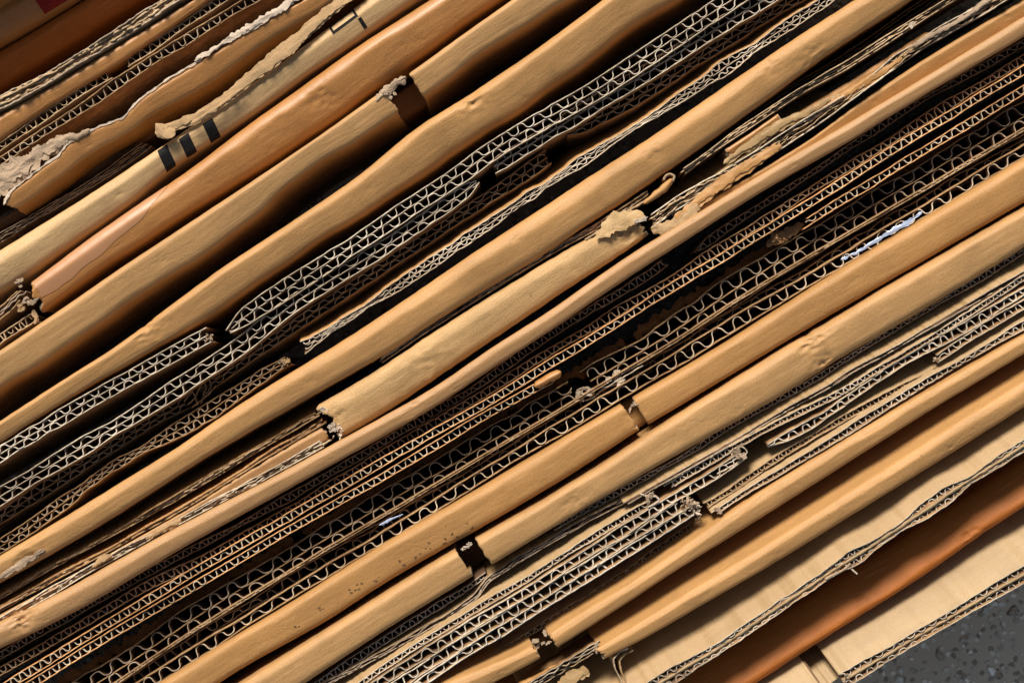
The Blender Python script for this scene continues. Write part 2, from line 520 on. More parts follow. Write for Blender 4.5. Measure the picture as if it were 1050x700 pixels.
# ------------------------------------------------------------------ builder: sheet folded over (rounded top)
class Fold:
    def __init__(self, U, L, z, c=-0.35, p=2.1, hl=0.9, hr=1.3, dents=(), seed=1, rough=0.6, dl=0.0, smooth=17.0, shrink=0.0):
        self.U, self.L = Line(U, smooth), Line(L, smooth)
        self.shrink = shrink
        self.z, self.c, self.p, self.hl, self.hr = z, c - 0.12 * (c < 0.3) * (c > -0.7), p - 0.3, hl, hr * 1.45
        self.dents = [(to_uv(x, y), r, amp) for x, y, r, amp in dents]
        self.seed = seed; self.rough = rough
        rs = np.random.RandomState(seed)
        for i in range(rs.randint(2, 6)):
            tt = rs.uniform(0.02, 0.98)
            uu = self.U.u[0] + tt * (self.U.u[-1] - self.U.u[0])
            vv = self.U(uu) + rs.uniform(0.05, 0.9) * (self.L(uu) - self.U(uu))
            self.dents.append(((uu, vv), rs.uniform(4, 10), rs.uniform(0.3, 1.0)))
        self.a = min(self.U.a, self.L.a) if (self.U.a < self.U.u[0] or self.L.a < self.L.u[0]) else (self.U.a + self.L.a) / 2
        self.b = max(self.U.b, self.L.b) if (self.U.b > self.U.u[-1] or self.L.b > self.L.u[-1]) else (self.U.b + self.L.b) / 2
        um = (self.a + self.b) / 2
        self.lean = lean_at((self.U(um) + self.L(um)) / 2) + dl
    def at(self, u, q, lift=0.0):
        """q in [-1,1] across the cap, beyond that down the sides (1 unit = whole depth)"""
        u = np.asarray(u, float); q = np.asarray(q, float)
        vu, vl = self.U(u), self.L(u)
        vl = vl - self.shrink * (vl - vu) * (1 + 0.5 * noise1(u, self.seed + 80, 80, 2))
        mid = (vu + vl) / 2; w = np.maximum((vl - vu) / 2, 2.0)
        x = np.clip(q, -1, 1)
        # two facets that meet in a soft ridge, tight bends at both edges
        xx = np.sin(x * math.pi / 2)
        c = self.c
        rr = 0.08 + 0.04 * noise1(u, self.seed + 30, 50, 2)
        rr = np.clip(rr, 0.03, 0.2)
        d = xx - c + 0.07 * noise1(u, self.seed + 31, 45, 3)
        slope = np.where(d < 0, -self.hl * 0.42, self.hr * 0.24)
        soft = np.sqrt(d * d + rr * rr) - rr
        edge = 1 - np.sqrt(np.maximum(0, 1 - np.abs(xx) ** 7))
        h = 0.5 * w
        zz = self.z - w * (np.abs(slope) * soft * (1 + np.where(d > 0, 0.15, 0.0) * soft) + 0.5 * edge) * K
        r = self.rough * (noise2(u, q * 20, self.seed, 90, 3) * 0.4 + noise2(u, q * 14, self.seed + 3, 14, 2) * 0.16)
        zz = zz + r * K * 0.9
        vv = mid + w * xx + self.rough * (0.25 * noise1(u, self.seed + 8, 110, 3) + 0.22 * noise1(u, self.seed + 9, 9, 2) * np.abs(xx) ** 3)
        for (du, dv), rad, amp in self.dents:
            d2 = ((u - du) / rad) ** 2 + ((vv - dv) / (rad * 0.8)) ** 2
            g = np.exp(-d2)
            crk = np.abs(noise2(u, vv, self.seed + 20, rad * 0.45, 2))
            zz = zz - g * amp * K * (0.4 + 1.3 * crk)
            vv = vv + g * amp * 0.25 * noise2(u, q * 10, self.seed + 21, rad * 0.6, 2)
        over = np.maximum(np.abs(q) - 1, 0)
        zside = zz - over * (DEPTH + self.z - h * K)
        vv = vv + over * (DEPTH + self.z) / K * self.lean
        zz = zside + lift
        s = comp(self.z)
        uu = UC + (u - UC) * s; v2 = VC + (vv - VC) * s
        X = uu * CA + v2 * SA; Y = -uu * SA + v2 * CA
        # lift sideways on steep parts too
        return np.stack([(X - 525) * K + lift * np.where(q < 0, -1, 1) * (np.abs(q) > 0.4) * SA * 0.8,
                         (350 - Y) * K - lift * np.where(q < 0, -1, 1) * (np.abs(q) > 0.4) * CA * 0.8, zz], -1)
    def mesh(self, a=None, b=None, ra=0.0, rb=0.0, step=2.5):
        a = self.a if a is None else a; b = self.b if b is None else b
        qs = np.concatenate([[-1.97, -1.6, -1.25, -1.08], np.linspace(-1, 1, 37), [1.08, 1.25, 1.6, 1.97]])
        n = max(6, int((b - a) / step)); m = len(qs)
        t = np.linspace(0, 1, n)[:, None]
        A = a + ra * noise1(qs * 14, self.seed + 40, 4, 3)[None, :]; B = b + rb * noise1(qs * 14, self.seed + 41, 4, 3)[None, :]
        u = A + (B - A) * t
        Q = np.broadcast_to(qs[None, :], u.shape)
        P = self.at(u, Q)
        idx = np.arange(n * m).reshape(n, m)
        F = np.stack([idx[:-1, :-1], idx[:-1, 1:], idx[1:, 1:], idx[1:, :-1]], -1).reshape(-1, 4)
        wid = np.mean(self.L(u) - self.U(u)) * 0.7
        arc = np.where(np.abs(Q) < 1, Q * wid, np.sign(Q) * (wid + (np.abs(Q) - 1) * DEPTH / K)) * K
        UV = np.stack([u * K, arc + self.seed * 0.13], -1).reshape(-1, 2)
        return P.reshape(-1, 3), F, UV
    def patch(self, name, parent, mat, u0, u1, q0, q1, lift=0.00012, n=None, m=10, slant=0.0, rag=0.0, prof=None):
        n = n or max(3, int((u1 - u0) / 2) + 1)
        q = np.linspace(q0, q1, m)[None, :]; t = np.linspace(0, 1, n)[:, None]
        sl = slant * (q - (q0 + q1) / 2)
        A = u0 + sl + rag * noise1(q * 30 + 3, self.seed + 60, 4, 2); B = u1 + sl + rag * noise1(q * 30 + 9, self.seed + 61, 4, 2)
        u = A + (B - A) * t
        Q = np.broadcast_to(q, u.shape)
        if prof is not None:
            Q = q0 + (Q - q0) * np.interp(t, np.linspace(0, 1, len(prof)), prof) * (1 + 0.035 * noise1(u, self.seed + 70, 22, 2))
        P = self.at(u, Q, lift)
        idx = np.arange(n * m).reshape(n, m)
        F = np.stack([idx[:-1, :-1], idx[:-1, 1:], idx[1:, 1:], idx[1:, :-1]], -1).reshape(-1, 4)
        UV = np.stack([u * K, Q * 0.01], -1).reshape(-1, 2)
        return link_mesh(name, P.reshape(-1, 3), F, [mat], parent, None, UV, True, org(parent))

FG = 'folded cardboard sheets of the stack'
def fold(U, L, label, mat, z=0.0, ends=(0, 0), pieces=None, piece_mats=None, name='folded_sheet', thick=0.0016, part_labels=None, **kw):
    SEED[0] += 7
    f = Fold(U, L, z, seed=SEED[0], **kw)
    midp = U[len(U) // 2]
    T = thing(name, label, 'folded cardboard', midp[0], midp[1], FG)
    spans = pieces or [(f.a, f.b, ends[0], ends[1])]
    for i, (a, b, ra, rb) in enumerate(spans):
        a = f.a if a is None else a; b = f.b if b is None else b
        V, F, UV = f.mesh(a, b, ra, rb)
        o = link_mesh('folded_panel', V, F, [mat if not piece_mats else piece_mats[i], TORN], T, None, UV, True, org(T))
        md = o.modifiers.new('thickness', 'SOLIDIFY'); md.thickness = thick; md.offset = -1
        md.material_offset_rim = 1
        md.use_even_offset = False
        if part_labels and part_labels[i]:
            o['label'] = part_labels[i]
    return T, f

def fu(x, y):
    return to_uv(x, y)[0]

# ------------------------------------------------------------------ builder: torn strips and crumpled scraps
def scrap(path, widths, z, mat, parent, name='torn_strip', amp=1.2, arch=0.5, rag=1.5, tilt=0.0, thick=0.0002, seed=None, flat=True, nv=7, step=1.5, zprof=None, plies=2, z_edge=0.0):
    """torn paper: one or two thin plies with ragged edges, creased in facets"""
    SEED[0] += 7
    s_ = seed or SEED[0]
    if not flat:
        plies = 1
    else:
        amp *= 0.5; arch *= 0.35
    P = np.array([to_uv(*p) for p in path])
    seg = np.hypot(*(np.diff(P, axis=0).T)); cum = np.concatenate([[0], np.cumsum(seg)])
    n = max(8, int(cum[-1] / step))
    t = np.linspace(0, cum[-1], n)
    u = np.interp(t, cum, P[:, 0]); v = np.interp(t, cum, P[:, 1])
    if n > 12:
        k = np.ones(5) / 5
        u[2:-2] = np.convolve(u, k, 'valid'); v[2:-2] = np.convolve(v, k, 'valid')
    w = np.interp(t, np.linspace(0, cum[-1], len(widths)), widths)
    endt = np.minimum(1, np.minimum(t, cum[-1] - t) / 3.0)
    zp = np.zeros(n) if zprof is None else np.interp(t, np.linspace(0, cum[-1], len(zprof)), zprof)
    du, dv = np.gradient(u), np.gradient(v); l = np.hypot(du, dv) + 1e-9
    nu, nv_ = -dv / l, du / l
    q = np.linspace(-1, 1, nv)
    VV = []; FF = []; UU = []
    s = comp(z)
    for ply in range(plies):
        ps = s_ + 40 * ply
        sc = 1.0 - 0.35 * ply
        ra = rag * 1.25
        wl = np.maximum(0.3, (w * 0.5 * sc + ra * noise1(t, ps + 1, 6, 4)) * (0.35 + 0.65 * endt))
        wr = np.maximum(0.3, (w * 0.5 * sc + ra * noise1(t, ps + 2, 6, 4)) * (0.35 + 0.65 * endt))
        off = np.where(q[None, :] < 0, q[None, :] * wl[:, None], q[None, :] * wr[:, None]) + ply * 0.12 * w[:, None] * noise1(t, ps + 9, 25, 2)[:, None]
        T_ = t[:, None] + 0 * q
        cr = noise2(T_ * 0.8, off * 1.3, ps + 5, 13, 2)
        edge = np.abs(q[None, :]) ** 2 * noise1(t, ps + 12, 9, 2)[:, None]
        zz = (arch * w[:, None] * (1 - q[None, :] ** 2) + amp * ((1 - np.abs(cr) * 2.2) + 0.9 * edge) + (tilt + 0.12 * noise1(t, ps + 15, 20, 2))[:, None] * off) * K + z + zp[:, None] * K + ply * 0.0005 + z_edge * K
        uu = u[:, None] + nu[:, None] * off + 0.22 * amp * noise2(T_, off, ps + 6, 5, 2)
        vv = v[:, None] + nv_[:, None] * off + 0.12 * amp * noise2(T_, off, ps + 7, 5, 2)
        uu = UC + (uu - UC) * s; vv = VC + (vv - VC) * s
        X = uu * CA + vv * SA; Y = -uu * SA + vv * CA
        V = np.stack([(X - 525) * K, (350 - Y) * K, zz], -1).reshape(-1, 3)
        idx = np.arange(n * nv).reshape(n, nv) + ply * n * nv
        FF.append(np.stack([idx[:-1, :-1], idx[:-1, 1:], idx[1:, 1:], idx[1:, :-1]], -1).reshape(-1, 4))
        VV.append(V)
        UU.append(np.stack([np.broadcast_to((t * K)[:, None], (n, nv)), off * K], -1).reshape(-1, 2))
    o = link_mesh(name, np.concatenate(VV), np.concatenate(FF), [mat], parent, None, np.concatenate(UU), not flat, org(parent))
    md = o.modifiers.new('thickness', 'SOLIDIFY'); md.thickness = thick; md.offset = 0
    return o

def fray(x, y, n, r, z, parent, mat=None, name='frayed_fibres', dirang=None, length=4.5, wide=0.8, rise=0.0004):
    """a tuft of short torn fibres and paper slivers"""
    SEED[0] += 7
    rs = np.random.RandomState(SEED[0])
    V = []; F = []
    s = comp(z)
    for i in range(int(n * 0.6)):
        a = rs.uniform(0, 2 * math.pi) if dirang is None else dirang + rs.uniform(-0.8, 0.8)
        L_ = rs.uniform(0.4, 1.0) * length; wd = rs.uniform(0.3, 1.1) * wide
        cx = x + rs.uniform(-r, r); cy = y + rs.uniform(-r, r)
        pts = []
        zz = z + rs.uniform(-0.001, 0.0008)
        for k in range(4):
            f = k / 3
            px = cx + math.cos(a) * L_ * f; py = cy + math.sin(a) * L_ * f
            a += rs.uniform(-0.5, 0.5)
            w = wd * (1 - 0.8 * f)
            nx, ny = -math.sin(a), math.cos(a)
            for sg in (-1, 1):
                X = 525 + (px + nx * w * sg - 525) * s; Y = 350 + (py + ny * w * sg - 350) * s
                pts.append(((X - 525) * K, (350 - Y) * K, zz + rs.uniform(-0.0003, 0.0003) + f * rs.uniform(-rise, rise)))
        b0 = len(V); V += pts
        for k in range(3):
            F.append((b0 + 2 * k, b0 + 2 * k + 1, b0 + 2 * k + 3, b0 + 2 * k + 2))
    o = link_mesh(name, V, F, [mat or TORN], parent, None, None, False, org(parent))
    md = o.modifiers.new('thickness', 'SOLIDIFY'); md.thickness = 0.00025; md.offset = 0
    return o

def liner_curl(path, z, parent, pal=None, t=1.1, depth=0.03, lean=0.0, name='torn_liner_edge'):
    """a loose ply standing on edge and curling round"""
    SEED[0] += 7
    rs = np.random.RandomState(SEED[0])
    P = np.array([to_uv(*p) for p in path])
    seg = np.hypot(*(np.diff(P, axis=0).T)); cum = np.concatenate([[0], np.cumsum(seg)])
    tt = np.arange(0, cum[-1], 0.8)
    u = np.interp(tt, cum, P[:, 0]); v = np.interp(tt, cum, P[:, 1])
    k = np.exp(-0.5 * (np.arange(-4, 5) / 2.0) ** 2); k /= k.sum()
    u = np.convolve(np.pad(u, 4, 'edge'), k, 'valid'); v = np.convolve(np.pad(v, 4, 'edge'), k, 'valid')
    u, v = scale_uv(u, v + 0.3 * noise1(tt, SEED[0], 6, 2), z)
    V, F, M, UV = ribbon(u, v, t, z, depth, lean, rs, 0.4, 5)
    return link_mesh(name, V, F, list(pal), parent, M, UV, True, org(parent))

def shards(x, y, n, r, z, parent, mat=None, size=8.0):
    """a few thin jagged flaps of torn ply, roughly along the sheet, each bent"""
    SEED[0] += 7
    rs = np.random.RandomState(SEED[0])
    n = max(3, int(n * 0.3))
    u0, v0 = to_uv(x, y)
    s = comp(z)
    V = []; F = []
    for i in range(n):
        cu = u0 + rs.uniform(-r, r); cv = v0 + rs.uniform(-r, r) * 0.8
        a = rs.uniform(-0.7, 0.7) + (math.pi / 2 if rs.rand() < 0.25 else 0)
        L_ = size * rs.uniform(0.6, 1.15); Wd = size * rs.uniform(0.22, 0.5)
        tu, tv = rs.uniform(-0.25, 0.25), rs.uniform(-0.45, 0.15)
        m = 13
        b0 = len(V)
        rings = [(0.0, 1), (0.5, m), (1.0, m)]
        bend = rs.uniform(-0.10, 0.12)
        for rad, cnt in rings:
            for k in range(cnt):
                th = 2 * math.pi * k / cnt
                jag = 1.0 if rad < 1 else rs.uniform(0.55, 1.15)
                p = math.cos(th) * L_ * 0.5 * rad * jag; q = math.sin(th) * Wd * 0.5 * rad * jag * 1.3
                uu = cu + p * math.cos(a) - q * math.sin(a); vv = cv + p * math.sin(a) + q * math.cos(a)
                zz = z + (p * tu + q * tv + bend * p * p / 3) * K + rs.uniform(-0.3, 0.3) * K + i * 0.0003
                U_, V__ = UC + (uu - UC) * s, VC + (vv - VC) * s
                V.append(world(U_, V__, zz))
        for k in range(m):
            k2 = (k + 1) % m
            F.append((b0, b0 + 1 + k, b0 + 1 + k2))
            F.append((b0 + 1 + k, b0 + 1 + m + k, b0 + 1 + m + k2, b0 + 1 + k2))
    uvs = [(p[0], p[1]) for p in V]
    o = link_mesh('torn_shreds', V, F, [mat or TORN], parent, None, uvs, False, org(parent))
    md = o.modifiers.new('thickness', 'SOLIDIFY'); md.thickness = 0.00022; md.offset = 0
    return o
#SCENE
# ================================================================== THE STACK, from the upper left to the lower right
# --- upper left corner
fold([(-110, 10), (-60, -22), (0, -62), (60, -104)], [(-60, 8), (0, -32), (60, -74)], 'brown folded sheet added outside the top left corner to shade it', BROWN, z=0.022)  # unseen sheet, added to throw shade on the corner folds
T1, f1 = fold([(-60, 22), (0, -18), (60, -60)], [(0, 45), (40, 23), (77, 0)], 'orange brown folded sheet in the top left corner with a red printed patch', ORANGE, z=-0.016, c=0.2, hl=0.9, hr=0.8, dl=0.1)
f1.patch('printed_patch', T1, REDINK, fu(46, 16), fu(74, -6), 0.1, 0.6)
T2, f2 = fold([(0, 50), (40, 27), (84, 0)], [(0, 90), (70, 45), (142, 0)], 'dark reddish brown folded sheet directly beneath the orange corner sheet', RUST, z=-0.020, c=-0.3, hr=1.2)
CG = 'crushed corrugated sheets of the stack'
SG = 'single wall corrugated sheets of the stack'
DG = 'double wall corrugated sheets of the stack'
crushed([(0, 105), (57, 75), (114, 40), (165, 6)], 'grey brown squashed edge, the only flattened one above the small wavy rows at top left', th=11, plies=8, z=0.001, pal=(S_BROWN, E_GREY, S_BROWN, E_TAN), group=CG, amp=0.8, paper_t=1.5)
fold([(0, 117), (57, 86), (114, 51), (165, 20), (198, 0)], [(0, 146), (57, 107), (114, 71), (215, 0)], 'orange brown folded sheet between a squashed grey edge and small wavy flutes at top left', ORANGE, shrink=0.1, z=-0.001, c=-0.3, hl=0.6, hr=1.0)
board([(0, 150), (57, 112), (95, 86), (114, 76)], 'short single wall sheet at upper left whose torn end faces its twin across a gap', th=8.5, layers=1, pitch=12.5, z=-0.004, pal=P_TAN, crush=0.35, group=SG)
board([(128, 66), (170, 38), (223, 2)], 'single wall sheet at the top edge continuing past the gap from a torn short sheet', th=9, layers=1, pitch=12.5, z=-0.004, pal=P_TAN, crush=0.35, group=SG)
board([(0, 165), (50, 132), (90, 107), (120, 87), (154, 62), (186, 43), (229, 17), (257, 0)], 'grey fluted single wall sheet just above the ragged torn sheet at upper left', th=10.5, layers=1, pitch=14.5, z=-0.003, pal=P_DIM, crush=0.3, group=SG, wavy=1.0)

# --- torn-edged brown sheet
T7, f7 = fold([(9, 199), (60, 159), (71, 146), (97, 132), (126, 121), (143, 102), (171, 83), (206, 62), (243, 39), (300, 6)],
              [(9, 219), (80, 177), (171, 116), (260, 58), (345, 0)],
              'brown folded sheet with a ragged torn white upper edge at upper left', ORANGE, shrink=0.2, z=0.003, c=-0.85, hl=0.3, hr=1.1, p=2.3, ends=(3, 0), smooth=2.5)
scrap([(-30, 205), (0, 185), (20, 173), (45, 157), (68, 141)], [34, 34, 24, 14, 8], 0.001, TORN, T7, amp=2.2, arch=0.1, rag=2.5)
scrap([(4, 210), (10, 197), (35, 177), (60, 159), (71, 146), (97, 132), (126, 121), (143, 102), (171, 82), (206, 61)], [3, 2, 2, 2.5, 2, 1.4, 1.4, 1.6, 1.6, 3], 0.0031, TORNW, T7, amp=0.3, arch=0.1, rag=0.6, plies=1)
scrap([(200, 63), (243, 36), (275, 17), (310, -6), (380, -52)], [3, 6, 8, 8, 8], 0.0032, TORNW, T7, amp=1.2, arch=0.2, rag=1.5)
scrap([(56, 150), (70, 140), (80, 141), (92, 133)], [7, 9, 5, 3], 0.003, TORN, T7, name='torn_curl', amp=1.6, arch=0.5, rag=1.5)

# --- sheet with printed black bars
T8, f8 = fold([(0, 255), (86, 202), (157, 155), (230, 106), (320, 40), (373, 0)],
              [(0, 301), (31, 283), (86, 243), (137, 207), (171, 175), (250, 124), (300, 88), (427, 0)],
              'pale folded sheet printed with three black bars and a small hollow rectangle', PALE, shrink=0.06, z=0.002, c=-0.25, hl=0.8, hr=1.2)
def q_at(f, x, y):
    u, v = to_uv(x, y)
    x_ = (v - (f.U(u) + f.L(u)) / 2) / ((f.L(u) - f.U(u)) / 2)
    return math.asin(max(-1, min(1, x_))) / (math.pi / 2)
for (cx, cy, q0, q1) in ((169, 160, -0.62, 0.97), (190, 146, -0.42, 0.97), (214, 130, -0.38, 0.97)):
    u0 = fu(cx, cy)
    f8.patch('printed_bar', T8, INK, u0 - 6, u0 + 6, q0, q1, slant=-3.0, m=14, lift=0.0001)
ua, ub = fu(338, 30), fu(365, 13)
qa, qb = q_at(f8, 350, 18), q_at(f8, 354, 27)
qt = (qb - qa) * 0.22
f8.patch('printed_rectangle', T8, INK, ua, ub, qa, qa + qt)
f8.patch('printed_rectangle', T8, INK, ua, ub, qb - qt, qb)
f8.patch('printed_rectangle', T8, INK, ua, ua + 2.6, qa + qt, qb - qt)
f8.patch('printed_rectangle', T8, INK, ub - 2.6, ub, qa + qt, qb - qt)
f8.patch('printed_bar', T8, INK, fu(372, 24) - 2, fu(372, 24) + 2, q_at(f8, 369, 19), q_at(f8, 376, 29))
# dark torn ply hanging behind it
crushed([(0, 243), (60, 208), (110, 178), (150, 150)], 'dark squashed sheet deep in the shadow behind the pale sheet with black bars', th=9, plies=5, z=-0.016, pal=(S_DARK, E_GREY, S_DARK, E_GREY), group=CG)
scrap([(160, 138), (175, 131), (200, 121), (232, 100), (262, 76), (288, 55), (314, 33), (338, 11), (366, -10), (450, -66)], [12, 10, 9, 13, 16, 12, 12, 8, 8, 8], 0.0036, TORNT, T8, name='torn_strip', amp=0.8, arch=0.1, rag=0.8, tilt=0.12)
scrap([(160, 127), (166, 134), (172, 138), (180, 133)], [5, 14, 12, 5], 0.0052, TORNT, T8, name='torn_flap', amp=1.5, arch=0.3, rag=1)
scrap([(196, 127), (222, 112), (248, 92)], [3, 5, 3], 0.0058, TORNT, T8, name='torn_curl', amp=1.0, arch=0.5, rag=0.8)

# --- orange glossy sheet with tape
T9, f9 = fold([(30, 290), (86, 247), (137, 211), (197, 171), (250, 129), (300, 94), (360, 50), (432, 4)],
              [(44, 321), (130, 262), (200, 217), (274, 171), (330, 134), (404, 84), (507, 6)],
              'orange brown folded sheet with lilac glossy tape, left end torn open', ORANGE, shrink=0.1, z=0.003, c=-0.3, hl=0.8, hr=1.1, ends=(5, 0), dents=[(330, 100, 14, 2)])
tape = bpy.data.materials.new('glossy_tape'); tape.use_nodes = True
tb = tape.node_tree.nodes['Principled BSDF']
tn = tape.node_tree.nodes.new('ShaderNodeTexNoise'); tn.inputs['Scale'].default_value = 260; tn.inputs['Detail'].default_value = 5
tr = tape.node_tree.nodes.new('ShaderNodeValToRGB')
tr.color_ramp.elements[0].position = 0.42; tr.color_ramp.elements[0].color = (0.44, 0.20, 0.07, 1)
tr.color_ramp.elements[1].position = 0.6; tr.color_ramp.elements[1].color = (0.45, 0.25, 0.14, 1)  # pinker tone puts the tape's lilac sheen into the colour
tape.node_tree.links.new(tn.outputs[0], tr.inputs[0]); tape.node_tree.links.new(tr.outputs[0], tb.inputs['Base Color'])
tb.inputs['Roughness'].default_value = 0.35
tb.inputs['Coat Weight'].default_value = 0.7; tb.inputs['Coat Roughness'].default_value = 0.2
f9.patch('packing_tape', T9, tape, fu(34, 292), fu(172, 194), -1.0, 0.25, m=22, rag=2.0, lift=0.00012, prof=[0.9, 1, 1, 0.97, 0.95, 0.85, 0.8, 0.72, 0.5, 0.3])
shards(20, 291, 14, 4, 0.004, T9, TORN, 9)
shards(32, 308, 20, 6, 0.0045, T9, TORN, 9)
shards(18, 318, 14, 6, 0.002, T9, TORNT, 8)
scrap([(34, 318), (38, 326), (36, 332)], [5, 6, 5], 0.002, TORNT, T9, name='torn_flap', amp=1.0, arch=0.4, rag=1)
crushed([(0, 321), (10, 313), (22, 300)], 'crumpled torn fluting at the left edge beside the lilac taped sheet', th=12, plies=6, z=-0.001, pal=P_DIM, group=CG, amp=1.5)
board([(0, 347), (16, 336), (34, 325)], 'short thin corrugated end at the left edge below the torn lilac taped sheet', th=7, layers=1, pitch=9, z=0.0, pal=P_TAN, crush=0.8, group=SG)

# --- crisp tan sheet with a notch
n0, n1_ = fu(399, 98), fu(424, 82)
T10, f10 = fold([(0, 358), (71, 310), (114, 280), (190, 230), (280, 171), (330, 137), (385, 97), (415, 78), (470, 38), (524, 0)],
                [(0, 412), (57, 374), (137, 319), (200, 276), (250, 240), (300, 207), (336, 172), (413, 125), (440, 112), (507, 67), (600, 0)],
                'tan folded sheet broken by a frayed notch, its crisp lip lit along the top', TAN2, shrink=0.26, z=0.005, c=-0.72, hl=0.4, hr=0.85, p=2.0,
                pieces=[(None, n0, 0, 2), (n1_, None, 1.0, 0)], rough=0.5)
scrap([(386, 104), (394, 97), (400, 91), (408, 84), (416, 79)], [6, 10, 9, 9, 5], 0.004, TORN, T10, name='torn_curl', amp=2.2, arch=0.5, rag=1.8)
shards(400, 95, 18, 6, 0.0045, T10, TORN, 8)
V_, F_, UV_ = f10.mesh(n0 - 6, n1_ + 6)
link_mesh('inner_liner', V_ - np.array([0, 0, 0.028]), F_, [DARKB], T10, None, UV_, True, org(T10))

# --- broad tan sheet
fold([(0, 431), (60, 392), (114, 358), (143, 337), (157, 325), (229, 272), (300, 226), (370, 178), (421, 133), (473, 101), (490, 90), (550, 50), (614, 2)],
     [(0, 456), (86, 402), (155, 362), (200, 339), (250, 305), (370, 228), (456, 171), (500, 141), (600, 73), (711, 0)],
     'broad tan folded sheet lying directly above the brightest double wall sheets', TAN, shrink=0.16, z=0.0035, c=-0.5, hl=0.7, hr=1.1, p=2.1, rough=0.8, dents=[(150, 334, 16, 3), (480, 103, 18, 3)])

# --- double wall boards
board([(0, 465), (57, 431), (114, 398), (160, 373), (200, 351), (212, 345)], 'bright double wall sheet in the left half ending ragged before a rounded one', th=16, layers=2, pitch=17, z=0.001, pal=P_PALE, crush=0.15, group=DG)
T12 = board([(234, 341), (250, 325), (307, 288), (364, 251), (421, 212), (479, 174), (500, 157), (555, 125), (614, 91), (671, 53), (729, 14), (750, 0)], 'brightest double wall sheet in the upper middle with a rounded pinched left end', th=20, layers=2, pitch=19, z=0.002, pal=P_PALE, crush=0.1, group=DG, pinch=(34, 0))
fray(212, 346, 22, 4, 0.001, T12, E_GREY)
board([(0, 509), (43, 483), (86, 457), (130, 431), (171, 404), (210, 379), (243, 358), (300, 312), (364, 272), (421, 236), (470, 202), (490, 186)], 'long double wall sheet from the left edge to a bent end, directly below the brightest', th=18, layers=2, pitch=20, z=0.000, pal=P_PALE, crush=0.2, group=DG, pinch=(0, 20))
board([(505, 172), (543, 148), (586, 122), (628, 96), (671, 70), (720, 38), (776, 4)], 'double wall sheet at the top edge just right of the brightest one', th=17, layers=2, pitch=18, z=-0.0005, pal=P_PALE, crush=0.15, group=DG)
T14 = board([(0, 530), (57, 493), (114, 458), (160, 428), (190, 413)], 'dim double wall sheet at lower left splitting open at its right end', th=14, layers=2, pitch=16, z=-0.010, pal=P_DIM, crush=0.4, group=DG)
for q_ in ([(188, 412), (196, 402), (200, 392), (206, 386), (214, 388), (217, 396), (211, 404), (205, 414)], [(192, 415), (200, 408), (204, 398), (209, 392), (212, 397), (208, 406)], [(186, 406), (194, 396), (199, 404), (203, 416)], [(196, 418), (204, 412), (214, 404), (222, 394)]):
    liner_curl(q_, -0.0075, T14, pal=(S_DARK, E_TAN), t=1.1)
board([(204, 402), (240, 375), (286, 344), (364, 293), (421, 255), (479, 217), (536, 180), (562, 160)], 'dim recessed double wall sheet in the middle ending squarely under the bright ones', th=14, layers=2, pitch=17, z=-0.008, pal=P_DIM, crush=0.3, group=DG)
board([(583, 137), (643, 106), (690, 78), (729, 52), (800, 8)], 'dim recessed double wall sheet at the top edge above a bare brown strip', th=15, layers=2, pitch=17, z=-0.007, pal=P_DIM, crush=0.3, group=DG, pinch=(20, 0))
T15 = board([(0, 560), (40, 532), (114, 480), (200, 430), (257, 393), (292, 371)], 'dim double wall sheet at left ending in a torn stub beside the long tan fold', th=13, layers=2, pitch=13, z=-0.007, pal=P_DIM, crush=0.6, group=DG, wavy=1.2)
fray(292, 371, 26, 5, -0.006, T15, E_GREY)
shards(291, 370, 12, 4, -0.006, T15, TORNT, 8)
board([(311, 356), (350, 331), (393, 303), (479, 245), (550, 197), (614, 154), (700, 99), (757, 61), (807, 27), (847, 1)], 'crisp double wall sheet with flattened brick-like flutes lying along the longest tan fold', th=12.5, layers=2, pitch=11, z=-0.001, pal=P_PALE, crush=0.8, group=DG, line_mat=BROWN, dl=-0.16)

# --- the long tan fold
T17, f17 = fold([(0, 569), (66, 530), (114, 500), (177, 462), (243, 415), (299, 381), (364, 341), (440, 290), (500, 249), (550, 217), (603, 181), (671, 138), (750, 83), (807, 44), (873, 2)],
     [(0, 598), (60, 565), (109, 537), (160, 503), (209, 470), (300, 419), (336, 398), (393, 367), (433, 342), (500, 297), (550, 269), (643, 209), (683, 180), (737, 141), (800, 98), (830, 73), (844, 62), (927, 6)],
     'longest tan folded sheet crossing the whole picture, dented near the top right', TAN, shrink=0.06, smooth=24.0, z=0.0045, c=-0.2, hl=0.8, hr=0.9, p=2.4, rough=0.8, dents=[(790, 68, 11, 2.2), (835, 62, 16, 2.5), (670, 158, 9, 1.5), (30, 575, 16, 3)])
scrap([(0, 592), (14, 583), (30, 573), (46, 563)], [4, 8, 6, 3], 0.0035, TORN, T17, name='scuffed_patch', amp=1.0, arch=0.1, rag=1.4)

